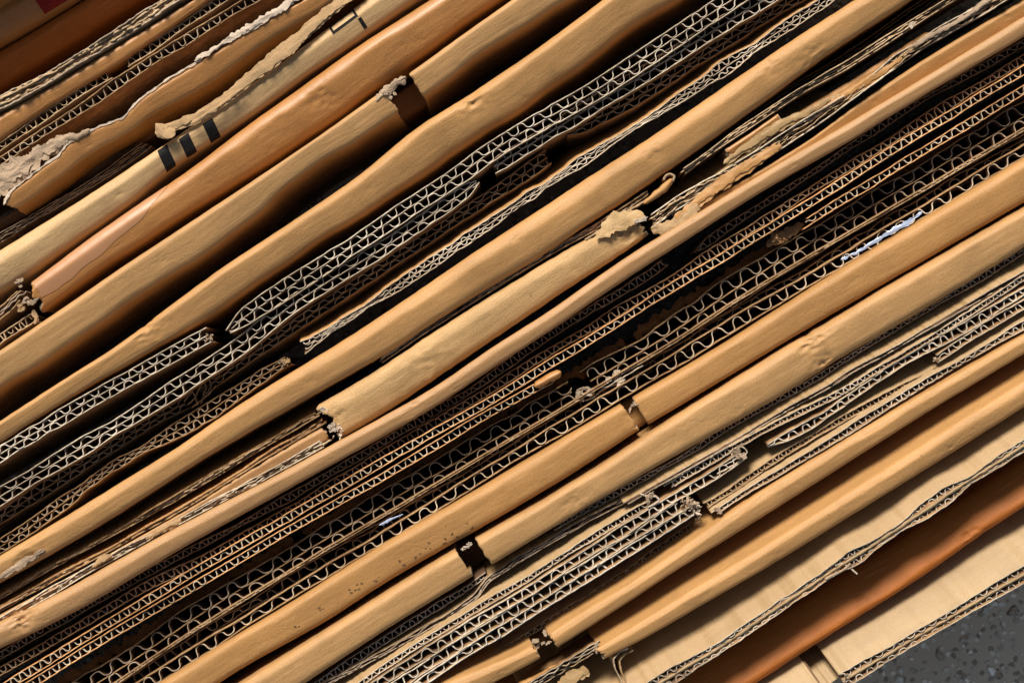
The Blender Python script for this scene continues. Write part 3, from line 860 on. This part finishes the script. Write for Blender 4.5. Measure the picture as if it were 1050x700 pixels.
# --- brown crushed sheets at lower left
crushed([(0, 612), (57, 580), (114, 548), (200, 499), (257, 465), (327, 424)], 'dark brown squashed sheet in the shadow right under the longest tan fold', th=5.5, plies=4, z=-0.003, pal=(S_TAN, E_BROWN, S_TAN, E_TAN), group=CG, amp=0.9, face=BROWN, dl=-0.12, paper_t=1.3)
crushed([(0, 624), (57, 592), (114, 562), (200, 513), (257, 479), (331, 432)], 'reddish squashed sheet, second below the longest tan fold at lower left', th=4.5, plies=3, z=-0.003, pal=(S_ORANGE, E_BROWN, S_TAN, E_TAN), group=CG, amp=1.0, face=ORANGE, dl=-0.12, paper_t=1.3)
fold([(0, 630), (60, 597), (110, 569), (200, 518), (250, 485), (330, 438)], [(0, 641), (60, 606), (110, 578), (200, 529), (250, 498), (336, 452)], 'narrow reddish brown folded sheet with fibrous scuffs at lower left', PINK, z=-0.002, c=-0.4, hl=0.7, hr=0.8, ends=(0, 2))
Tc = crushed([(0, 637), (60, 603), (97, 581), (140, 557), (183, 536), (243, 503), (300, 472), (336, 452)], 'ragged squashed sheet with a fibrous bright edge touching the pinkish fold', th=7, plies=5, z=-0.001, pal=(S_BROWN, E_PALE, S_BROWN, E_PALE), group=CG, amp=1.3)
scrap([(95, 581), (103, 574), (115, 569)], [3, 6, 3], 0.0, TORNT, Tc, name='torn_curl', amp=1, arch=0.4, rag=1)
scrap([(150, 552), (170, 541), (186, 533)], [3, 6, 3], 0.0, TORNT, Tc, name='torn_curl', amp=1.4, arch=0.4, rag=1.3)

# --- honey coloured sheet torn at both ends
T19, f19 = fold([(331, 412), (379, 384), (436, 345), (500, 305), (560, 268), (614, 237), (649, 219)],
                [(346, 452), (400, 420), (450, 385), (516, 341), (580, 297), (643, 257), (662, 242)],
                'honey coloured folded sheet torn at both ends, in the middle of the picture', HONEY, z=0.002, c=-0.25, hl=0.5, hr=0.8, p=2.6, ends=(5, 4), rough=1.4, dents=[(640, 235, 18, 4), (345, 425, 10, 2), (440, 370, 30, 1.5)])
shards(335, 418, 16, 5, 0.001, T19, TORNW, 8)
shards(343, 438, 22, 6, 0.001, T19, TORNW, 9)
fray(345, 442, 30, 6, 0.001, T19, TORNW)
scrap([(612, 245), (625, 232), (640, 224), (655, 220), (662, 226)], [5, 15, 20, 15, 8], 0.0033, PALE, T19, name='torn_flap', amp=0.7, arch=0.1, rag=2.6, plies=1)
shards(657, 226, 16, 5, 0.0042, T19, TORNW, 8)
crushed([(390, 371), (440, 337), (500, 298), (560, 261), (610, 233), (640, 214), (665, 197)], 'thin dark squashed sheet squeezed between the longest fold and the honey sheet', th=6, plies=4, z=-0.002, pal=(S_BROWN, E_TAN, S_BROWN, E_GREY), group=CG, amp=0.8)
Tk = thing('curled_liner', 'curled brown paper end like a hook above the honey coloured sheet', 'paper scrap', 683, 190, z=-0.002)
liner_curl([(600, 246), (640, 219), (668, 202), (681, 194), (690, 186), (692, 180), (687, 178), (682, 181), (681, 186)], 0.0015, Tk, pal=(BROWN, E_TAN), t=2.2, name='paper_curl')
scrap([(660, 209), (672, 200), (682, 192), (689, 184)], [4, 6, 8, 6], 0.0010, BROWN, Tk, name='paper_roll', amp=0.3, arch=0.5, rag=0.4, flat=False)

# --- splayed layers right of the honey sheet
Ts = crushed([(668, 226), (700, 204), (750, 177), (779, 160), (836, 122), (879, 95), (925, 60), (960, 38), (1020, 2)], 'splayed squashed layers fanning right from the torn end of the honey sheet', th=11, plies=7, z=0.001, pal=(S_BROWN, E_PALE, S_BROWN, E_TAN), group=CG, amp=1.6)
scrap([(668, 234), (682, 236), (697, 232), (706, 222), (716, 210)], [8, 16, 17, 14, 9], 0.002, TORNT, Ts, name='torn_flap', amp=1.4, arch=0.25, rag=1.8)
fold([(690, 232), (735, 199), (779, 175), (836, 140), (879, 106), (950, 59), (1045, 2)], [(694, 240), (750, 205), (836, 152), (900, 112), (950, 82), (1050, 22)], 'tan folded sheet at upper right lying directly above the long pinkish fold', BROWN, z=0.0, c=-0.5, hl=0.6, hr=1.1, ends=(3, 0))
fold([(800, 126), (850, 96), (890, 72), (920, 51), (950, 32)], [(806, 138), (850, 112), (890, 84), (925, 60), (954, 42)], 'smooth shaded brown shelf-like fold below a thin dark sheet at upper right', BROWN, z=-0.004, c=-0.1, hl=0.8, hr=0.4, ends=(2, 3))
Tn = crushed([(700, 176), (750, 140), (819, 95), (870, 66), (933, 26), (975, 0)], 'thin brown squashed sheet at upper right with a small torn corner tab', th=7, plies=4, z=0.0, pal=(S_BROWN, E_TAN, S_BROWN, E_TAN), group=CG, amp=0.6)
shards(936, 26, 8, 3, 0.0015, Tn, TORNW, 8)
fold([(744, 153), (770, 136), (797, 117)], [(748, 161), (775, 143), (802, 124)], 'short orange brown rolled stub at upper right under a thin dark sheet', ORANGE, z=0.0005, c=-0.3, ends=(1, 1))
crushed([(690, 218), (720, 196), (750, 178), (775, 160), (800, 131), (830, 118), (860, 100)], 'pale torn ply spread above the splayed layers at upper right', th=8, plies=4, z=0.0, pal=(FACE2, E_PALE, S_BROWN, E_PALE), group=CG, face=FACE2, dl=-0.2, amp=2.0)

# --- long pinkish fold
fold([(0, 634), (20, 631), (37, 621), (80, 597), (143, 561), (200, 530), (250, 505), (300, 478), (356, 447), (456, 392), (500, 357), (550, 329), (643, 262), (700, 228), (786, 175), (864, 130), (950, 78), (1050, 17)],
     [(0, 663), (20, 656), (50, 642), (100, 615), (143, 588), (200, 554), (250, 527), (300, 499), (356, 468), (456, 412), (500, 380), (550, 349), (643, 285), (700, 249), (786, 193), (864, 150), (950, 96), (1050, 38)],
     'long narrow pinkish fold crossing the whole picture, wrinkled at its left end', PINK, z=0.0045, smooth=30.0, c=-0.15, hl=0.8, hr=1.0, p=2.0, dents=[(22, 636, 12, 4), (420, 420, 10, 1.5)])

# --- single wall boards below it
board([(0, 671), (71, 630), (114, 606), (171, 576), (243, 540), (300, 507), (360, 473), (436, 428), (480, 402), (550, 354), (600, 322), (645, 294), (683, 269)], 'dim single wall sheet tucked under the pinkish fold, its right end torn', th=8, layers=1, pitch=9.5, z=-0.006, pal=P_DIM, crush=0.5, group=SG, wavy=1.2)
board([(0, 687), (71, 649), (114, 622), (157, 597), (214, 571), (286, 530), (360, 487), (436, 441), (500, 402), (550, 369), (620, 326), (714, 270), (800, 216), (893, 158), (950, 122), (1050, 60)], 'full length grey single wall sheet, second below the pinkish fold', th=9, layers=1, pitch=11, z=-0.005, pal=P_DIM, crush=0.35, group=SG, wavy=1.3)
board([(714, 258), (750, 230), (800, 199), (860, 158), (930, 112), (1050, 44)], 'dark short single wall sheet hugging the pinkish fold at right', th=8, layers=1, pitch=11, z=-0.008, pal=P_DIM, crush=0.5, group=SG, pinch=(20, 0))
board([(29, 689), (114, 637), (200, 585), (300, 528), (393, 473), (436, 448), (500, 413), (566, 371), (623, 337), (683, 299), (750, 259), (800, 227), (847, 197), (933, 143), (1050, 72)], 'full length single wall sheet with glowing orange liners and small bright flutes', th=9, layers=1, pitch=12, z=0.000, pal=P_ORANGE, crush=0.2, group=SG)
T26 = board([(34, 700), (129, 641), (229, 583), (300, 541), (393, 488), (450, 455), (493, 428), (530, 408), (569, 387)], 'single wall orange lined sheet ending mid frame in a brown rolled tip', th=8.5, layers=1, pitch=12.5, z=0.000, pal=P_ORANGE, crush=0.15, group=SG)
scrap([(548, 396), (560, 389), (568, 385), (575, 381)], [7, 8, 9, 8], 0.0008, ORANGE, T26, name='rolled_tip', amp=0.4, arch=0.6, rag=0.4, flat=False)
T26b = board([(826, 230), (850, 214), (879, 197), (921, 171), (950, 153), (993, 127), (1050, 92)], 'single wall orange lined sheet at right starting from a frayed brown clump', th=8.5, layers=1, pitch=12.5, z=-0.001, pal=P_ORANGE, crush=0.2, group=SG)
fray(797, 243, 40, 7, -0.003, T26b, paper('brown_fibres', (0.36, 0.2, 0.09)))
scrap([(786, 252), (797, 244), (812, 236), (824, 230)], [8, 11, 9, 6], -0.006, S_BROWN, T26b, name='torn_flap', amp=2, arch=0.2, rag=2)
# dark brown torn liner blocks between
Tb = thing('torn_liner', 'dark reddish brown liner with square torn tabs in the deep gap above the largest flutes', 'paper scrap', 400, 500)
for (pp, ww) in (([(60, 700), (110, 672), (143, 652), (200, 612), (257, 578), (300, 552)], [9, 10, 9, 9, 8, 9]), ([(310, 545), (380, 505), (450, 463), (520, 420), (590, 383), (640, 350)], [9, 8, 9, 9, 10, 9]), ([(650, 345), (700, 312), (760, 273), (850, 218), (940, 165), (1060, 96)], [10, 8, 10, 8, 8, 8])):
    scrap(pp, ww, -0.016, S_ORANGE, Tb, name='torn_strip', amp=0.8, arch=0.1, rag=2.5)

# --- the largest flutes
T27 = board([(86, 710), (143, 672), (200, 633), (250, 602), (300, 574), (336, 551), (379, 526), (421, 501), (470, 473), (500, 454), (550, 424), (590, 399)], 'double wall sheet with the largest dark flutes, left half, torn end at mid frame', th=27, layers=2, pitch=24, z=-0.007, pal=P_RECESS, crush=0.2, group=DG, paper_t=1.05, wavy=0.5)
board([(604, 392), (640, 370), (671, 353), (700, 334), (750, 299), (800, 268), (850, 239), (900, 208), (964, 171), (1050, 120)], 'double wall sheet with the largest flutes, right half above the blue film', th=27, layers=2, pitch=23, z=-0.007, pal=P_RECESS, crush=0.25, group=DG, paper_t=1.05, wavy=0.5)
shards(600, 402, 20, 8, -0.006, T27, E_GREY, 13)
shards(630, 390, 14, 9, -0.005, T27, E_GREY, 12)
liner_curl([(590, 402), (600, 404), (612, 397), (622, 397), (640, 386), (660, 374)], -0.005, T27, pal=(S_DARK, E_PALE))
liner_curl([(596, 412), (608, 408), (618, 399), (636, 392)], -0.006, T27, pal=(S_DARK, E_PALE))
board([(134, 690), (200, 646), (257, 611), (336, 562), (421, 512), (500, 465), (590, 411), (643, 379), (700, 345), (750, 311), (850, 251), (950, 193), (1050, 133)], 'plain brown double liner running straight between the two rows of largest loops', th=3.2, layers=1, pitch=9, z=-0.004, pal=P_DIM, crush=0.2, group=SG, wavy=0.4)
board([(140, 697), (200, 655), (257, 620), (300, 594), (379, 549), (430, 517), (500, 474), (571, 432), (643, 390), (700, 356), (750, 322), (850, 265), (950, 205), (1030, 158), (1050, 147)], 'thin dim wavy sheet wedged right below the largest flutes', th=10, layers=1, pitch=20, z=-0.009, pal=P_DIM, crush=0.5, group=SG, wavy=1.2)
board([(160, 694), (211, 662), (257, 633), (300, 607), (336, 585), (393, 551), (461, 509), (500, 484), (571, 441), (643, 399), (700, 365), (750, 333), (850, 275), (950, 216), (1030, 167), (1050, 155)], 'single wall sheet with open round loops pressed against the wide brown fold', th=12.5, layers=1, pitch=22, z=-0.003, pal=P_BIG, crush=0.25, group=SG, paper_t=1.05)

# --- blue plastic film
film = bpy.data.materials.new('blue_film'); film.use_nodes = True
fb = film.node_tree.nodes['Principled BSDF']
fb.inputs['Base Color'].default_value = (0.38, 0.45, 0.60, 1); fb.inputs['Roughness'].default_value = 0.2
fb.inputs['Coat Weight'].default_value = 0.5
Tf = thing('plastic_film', 'crinkled strip of pale blue plastic film above the wide brown fold at right', 'plastic film', 904, 241, z=-0.001)
scrap([(862, 266), (880, 258), (900, 245), (915, 236), (930, 229), (946, 217)], [1.5, 2.5, 3, 4.5, 3.5, 1], 0.0, film, Tf, name='film_strip', amp=1.2, arch=0.2, rag=0.8, thick=0.0001, plies=1)
Tf2 = thing('plastic_film', 'tiny blue and white plastic scrap caught in the flutes at lower left', 'plastic film', 398, 534, z=-0.001)
scrap([(389, 538), (397, 534), (405, 530), (413, 527)], [1, 3, 2.5, 1], 0.0, film, Tf2, name='film_strip', amp=1.2, arch=0.3, rag=0.8, thick=0.0001)

# --- wide brown fold with stamp marks
a29, b29 = fu(648, 430), fu(659, 424)
T29, f29 = fold([(169, 697), (250, 647), (300, 617), (393, 558), (493, 500), (586, 444), (643, 411), (657, 403), (700, 378), (757, 344), (850, 284), (893, 257), (980, 205), (1050, 163)],
     [(230, 697), (250, 684), (336, 637), (393, 599), (461, 560), (500, 538), (586, 487), (654, 442), (700, 415), (800, 355), (821, 342), (900, 296), (1050, 209)],
     'wide brown folded sheet with faint stamp marks, slotted near the middle', BROWN, z=0.003, c=-0.45, hl=0.7, hr=0.55, p=2.6,
     pieces=[(None, a29, 0, 1.2), (b29, None, 1.0, 0)], rough=0.7, dents=[(650, 420, 10, 2)])
shards(649, 419, 14, 5, 0.0025, T29, TORN, 8)
V_, F_, UV_ = f29.mesh(a29 - 8, b29 + 8)
link_mesh('inner_liner', V_ - np.array([0, 0, 0.012]), F_, [BROWN], T29, None, UV_, True, org(T29))
faint = paper('faint_ink', (0.20, 0.12, 0.06), var=0.3, rough=0.6)
rs = np.random.RandomState(5)
for (mx, my) in ((305, 640), (330, 626), (370, 602), (386, 592), (413, 577), (427, 571), (437, 560), (455, 554), (467, 549), (481, 540), (360, 608)):
    for k in range(3):
        x = mx + rs.uniform(-4, 4); y = my + rs.uniform(-4, 4)
        qq = q_at(f29, x, y); uu = fu(x, y); l = rs.uniform(0.7, 1.6)
        f29.patch('stamp_mark', T29, faint, uu - l, uu + l, qq - rs.uniform(.01, .05), qq + rs.uniform(.01, .05), lift=0.00006, n=3, m=3, slant=8)

# --- second wide fold
a30, b30 = fu(474, 575), fu(494, 563)
T30, f30 = fold([(253, 697), (370, 624), (416, 595), (459, 568), (484, 555), (550, 518), (620, 475), (700, 422), (787, 368), (815, 350), (836, 340), (900, 300), (1050, 214)],
     [(316, 699), (400, 643), (487, 590), (550, 552), (620, 509), (700, 464), (800, 408), (830, 389), (864, 367), (950, 317), (1050, 255)],
     'wide tan folded sheet with a black slot at left and a creased dent at right', TAN2, z=0.0045, c=-0.45, hl=0.7, hr=0.55, p=2.6,
     pieces=[(None, a30, 0, 0.8), (b30, None, 1.0, 0)], rough=0.9, dents=[(832, 348, 15, 4.5), (845, 372, 12, 3), (590, 512, 12, 1.5)])
shards(478, 560, 12, 5, 0.0035, T30, TORNW, 8)
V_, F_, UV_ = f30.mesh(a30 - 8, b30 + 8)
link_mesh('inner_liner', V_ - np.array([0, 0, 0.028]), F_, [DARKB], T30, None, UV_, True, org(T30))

# --- thin sheets below it
board([(340, 692), (393, 656), (450, 621), (480, 603), (497, 590)], 'short single wall sheet at bottom left curling up towards the black slot', th=7, layers=1, pitch=10, z=-0.004, pal=P_GREY, crush=0.4, group=SG)
crushed([(330, 704), (410, 660), (460, 632), (488, 612), (501, 592), (530, 575), (571, 551), (612, 528), (657, 505)], 'grey ragged squashed sheet curving under the tan fold with the black slot', th=6, plies=4, z=-0.003, pal=(S_DARK, E_GREY, S_DARK, E_GREY), group=CG, amp=1.3, face=FACE2)
board([(571, 540), (640, 502), (711, 461), (750, 435), (800, 408), (836, 389), (880, 360), (910, 341), (970, 306), (1050, 258)], 'thin single wall sheet pressed against the wide tan fold from the middle to the right', th=6, layers=1, pitch=9.5, z=-0.003, pal=P_GREY, crush=0.4, group=SG, dl=-0.12, flute_depth=0.012)
crushed([(640, 517), (714, 474), (750, 454), (810, 418), (850, 396), (872, 381), (905, 364), (944, 341), (1000, 309), (1050, 280)], 'thin wavy sheet with a bare tan face and one bulge at right', th=4.2, plies=2, z=0.001, pal=(S_DARK, E_GREY, S_DARK, E_GREY), group=CG, face=FACE2, dl=-0.14, amp=0.35)

# --- bright stack of flutes, lower middle
Tg = board([(373, 699), (430, 660), (479, 630), (500, 617), (550, 588), (586, 564), (643, 530), (671, 513)], 'thin small fluted sheet, topmost of the bright sheaf at the lower middle', th=6.5, layers=1, pitch=9.5, z=0.001, pal=P_PALE, crush=0.5, group=SG, line_mat=FACE2, dl=-0.12)
shards(666, 510, 10, 3, 0.002, Tg, TORN, 12)
liner_curl([(656, 506), (664, 509), (672, 508), (677, 513), (671, 517), (664, 520)], 0.0025, Tg, pal=(FACE2, TORNW), t=2.0, depth=0.006, name='torn_tab')
board([(391, 699), (440, 668), (500, 630), (550, 601), (600, 568), (640, 543), (686, 513), (717, 496), (745, 479), (764, 464)], 'single wall sheet of the bright sheaf that reaches farthest right and curls at its end', th=11, layers=1, pitch=17, z=0.002, pal=P_PALE, crush=0.3, group=SG, paper_t=1.2)
Tg3 = board([(412, 699), (460, 667), (500, 643), (550, 612), (577, 595), (651, 549), (700, 517)], 'middle single wall sheet of the bright sheaf, torn off at its right end', th=11, layers=1, pitch=17.5, z=0.002, pal=P_PALE, crush=0.25, group=SG, paper_t=1.2)
Tg4 = board([(433, 699), (470, 673), (500, 655), (569, 612), (643, 566), (690, 536), (713, 521)], 'lowest bright single wall sheet of the sheaf, pale grey with white scuffs', th=11, layers=1, pitch=17, z=0.002, pal=(S_BROWN, E_WHITE, S_MED, E_WHITE), crush=0.35, group=SG, paper_t=1.3)
shards(704, 516, 24, 8, 0.0025, Tg4, TORN, 9)
fray(713, 522, 40, 5, 0.002, Tg4, TORNW)
fray(704, 515, 30, 6, 0.003, Tg3, TORN)
Tg5 = board([(462, 699), (500, 677), (557, 640), (600, 614), (643, 587), (680, 560), (714, 536)], 'dim small fluted sheet in shadow under the bright sheaf', th=8, layers=1, pitch=9.5, z=-0.006, pal=P_DIM, crush=0.5, group=SG)
fray(716, 533, 16, 3, -0.004, Tg5, TORN)

# --- right hand group
Th1 = board([(686, 498), (710, 483), (740, 466), (757, 456), (784, 441), (820, 424), (859, 405), (900, 379), (950, 349), (1000, 318), (1050, 285)], 'small fluted sheet at right, first below the bulging thin sheet', th=6.5, layers=1, pitch=9, z=0.001, pal=P_PALE, crush=0.4, group=SG, line_mat=FACE2, dl=-0.1)
shards(758, 463, 18, 6, 0.003, Th1, TORN, 11)
liner_curl([(735, 486), (750, 478), (762, 471), (767, 463), (762, 458), (754, 459), (750, 464), (752, 469)], 0.0022, Th1, pal=(S_BROWN, E_PALE), t=1.3)
liner_curl([(742, 478), (752, 472), (759, 466), (757, 462)], 0.002, Th1, pal=(S_BROWN, E_WHITE), t=1.0)
board([(784, 458), (810, 447), (836, 433), (858, 418), (879, 403), (921, 374), (979, 342), (1050, 298)], 'larger fluted sheet at right whose pointed left end is pinched shut', th=10, layers=1, pitch=14.5, z=0.001, pal=P_PALE, crush=0.4, group=SG, pinch=(35, 0), paper_t=1.2)
Tr = board([(961, 368), (985, 352), (1007, 338), (1050, 312)], 'short fluted sheet at the right edge with a torn square left end', th=8, layers=1, pitch=13, z=0.001, pal=P_PALE, crush=0.4, group=SG)
fray(962, 369, 14, 3, 0.001, Tr, TORN)
board([(723, 519), (750, 503), (790, 475), (819, 456), (845, 441), (876, 423), (915, 403), (961, 379)], 'thin small fluted sheet at right crossing behind the two pinched ones', th=6, layers=1, pitch=9, z=-0.001, pal=P_TAN, crush=0.5, group=SG, line_mat=FACE2, dl=-0.08)
Th5 = board([(733, 525), (765, 504), (800, 484), (821, 471), (879, 436), (950, 392), (1000, 363), (1036, 341), (1050, 333)], 'small fluted sheet lying along the glowing narrow fold at right', th=7, layers=1, pitch=11, z=0.001, pal=P_PALE, crush=0.4, group=SG, line_mat=FACE2, dl=-0.1)
shards(736, 523, 10, 3, 0.001, Th5, TORN, 8)

# --- two narrow bright folds
a34, b34 = fu(551, 670), fu(566, 655)
T34, f34 = fold([(460, 697), (500, 683), (549, 662), (569, 644), (649, 596), (717, 548), (774, 507), (850, 461), (893, 435), (950, 402), (1050, 343)],
     [(500, 704), (555, 676), (571, 665), (640, 621), (694, 585), (750, 551), (800, 520), (850, 488), (950, 424), (1050, 364)],
     'upper of two narrow bright folds at lower right, notched near its left end', TAN, z=0.003, c=-0.1, hl=0.8, hr=1.0, p=2.1, pieces=[(None, a34, 0, 1), (b34, None, 1.2, 0)])
shards(556, 656, 22, 7, 0.001, T34, TORN, 9)
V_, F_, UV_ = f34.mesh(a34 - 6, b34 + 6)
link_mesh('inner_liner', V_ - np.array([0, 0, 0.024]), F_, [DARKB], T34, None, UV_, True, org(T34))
T35, f35 = fold([(614, 663), (660, 635), (700, 610), (750, 580), (800, 549), (836, 526), (910, 479), (970, 440), (1050, 390)],
     [(619, 676), (660, 656), (700, 633), (750, 604), (800, 575), (850, 544), (910, 507), (970, 470), (1050, 419)],
     'lower of two narrow bright folds at lower right, its left end chewed open', TAN, z=0.003, c=-0.15, hl=0.8, hr=1.0, p=2.1, ends=(2.5, 0))
for k_, (dy_, am_) in enumerate(((-4.5, 0.6), (-1.5, 1.9), (1.5, 2.0), (4.5, 0.8))):
    pts_ = [(x_, 703 - (x_ - 545) * 0.60 + dy_ + am_ * math.sin(x_ / 2.1 + k_ * 1.3) * (0.6 + 0.4 * math.sin(x_ / 9.0))) for x_ in np.arange(540, 616 - 2 * k_, 1.3)]
    liner_curl(pts_, 0.001 - 0.0004 * k_, T35, pal=(S_BROWN, E_PALE if k_ != 3 else E_TAN), t=1.1, depth=0.03)
shards(610, 664, 16, 5, 0.0015, T35, TORN, 8)
liner_curl([(645, 664), (636, 668), (629, 675), (631, 686), (637, 697), (639, 710)], 0.0005, T35, pal=(FACE2, E_PALE), t=1.4, lean=-0.25)
liner_curl([(650, 666), (641, 671), (635, 678), (638, 690), (644, 704)], -0.001, T35, pal=(FACE2, E_TAN), t=1.1, lean=-0.25)
scrap([(572, 704), (588, 694), (604, 688)], [12, 15, 9], -0.001, FACE2, T35, name='torn_flap', amp=0.8, arch=0.0, rag=2)
scrap([(500, 722), (530, 706), (560, 690), (590, 676)], [8, 9, 9, 8], -0.003, BROWN, T35, name='liner_strip', amp=0.5, arch=0.4, rag=0.8, flat=False)

# --- leaning double wall board with a bare face
T37 = board([(676, 701), (743, 660), (800, 621), (866, 577), (893, 560), (950, 523), (1000, 489), (1050, 457)], 'leaning double wall sheet with a bare tan face, torn step near its middle', th=13.5, layers=2, pitch=10, z=0.003, pal=P_PALE, crush=0.6, group=DG, line_mat=FACE2, dl=-0.12, wavy=0.6, mid_t=3.2)
liner_curl([(856, 580), (864, 577), (872, 582), (880, 589)], 0.003, T37, pal=(E_TAN, TORNW), t=1.8, depth=0.004, name='torn_tab')
liner_curl([(846, 594), (858, 588), (868, 583), (873, 577)], 0.0035, T37, pal=(E_TAN, TORN), t=2.2, depth=0.01)


# --- rust coloured glossy fold
fold([(640, 722), (700, 690), (750, 662), (800, 632), (850, 600), (907, 565), (979, 519), (1050, 472)],
     [(764, 709), (824, 670), (870, 640), (921, 609), (965, 580), (1007, 549), (1050, 521)],
     'glossy rust coloured fold in shadow near the bottom right corner', RUST, z=-0.009, c=0.72, hl=1.3, hr=0.4, p=1.9, rough=0.9, dl=-0.05, dents=[(1000, 548, 16, 2.5)])

# --- outermost board with pale face
T39 = board([(864, 698), (900, 677), (950, 647), (1000, 618), (1050, 589)], 'outermost double wall sheet with a wide pale face beside the dark pavement', th=14.5, layers=2, pitch=12.5, z=0.001, pal=P_PALE, crush=0.2, group=DG, line_mat=FACE, dl=-0.06, cut=(True, False), mid_t=3.0)
shards(866, 694, 8, 3, 0.001, T39, TORN, 7)

# --- left piece of the outermost sheet beyond its tear
T39b = board([(690, 801), (760, 759), (800, 734), (848, 706)], 'pale torn sheet piece at the bottom edge left of the tear in the outermost sheet', th=14.5, layers=2, pitch=12.5, z=0.001, pal=P_PALE, crush=0.2, group=DG, line_mat=FACE, dl=-0.06, cut=(False, True))
# --- broad ragged plies at upper right
scrap([(688, 228), (712, 210), (738, 190), (766, 171), (800, 148)], [5, 11, 13, 12, 7], 0.0012, BROWN, Ts, name='torn_ply', amp=0.6, arch=0.1, rag=0.9)
scrap([(742, 168), (770, 148), (800, 128), (828, 116), (852, 102)], [4, 9, 11, 9, 5], 0.0008, FACE2, Ts, name='torn_ply', amp=0.5, arch=0.1, rag=0.8)
scrap([(838, 116), (868, 96), (900, 78), (925, 60)], [3, 7, 8, 4], 0.0006, BROWN, Ts, name='torn_ply', amp=0.5, arch=0.1, rag=0.7)
scrap([(935, 48), (960, 34), (990, 16), (1020, -4)], [3, 6, 6, 5], 0.0016, TORN, Ts, name='torn_ply', amp=0.5, arch=0.1, rag=0.7)
liner_curl([(800, 733), (840, 707), (870, 688), (900, 668)], -0.006, T39b, pal=(FACE, E_TAN), t=1.2, depth=0.06, lean=-0.42)

# --- dark filler sheets, added to make the wide gaps look deeply shaded
crushed([(690, 178), (760, 130), (850, 72), (905, 36), (970, -8)], "dark filler sheet added to shade the gap right of the longest fold's top end", th=15, plies=5, z=-0.018, pal=(S_DARK, E_BROWN, S_DARK, E_BROWN), group=CG, face=DARKB, amp=1.0)
fold([(0, 224), (50, 198), (100, 168), (160, 128)], [(0, 236), (50, 208), (100, 178), (160, 138)], 'dark brown filler fold added as shade under the ragged torn sheet at left', DARKB, z=-0.022)
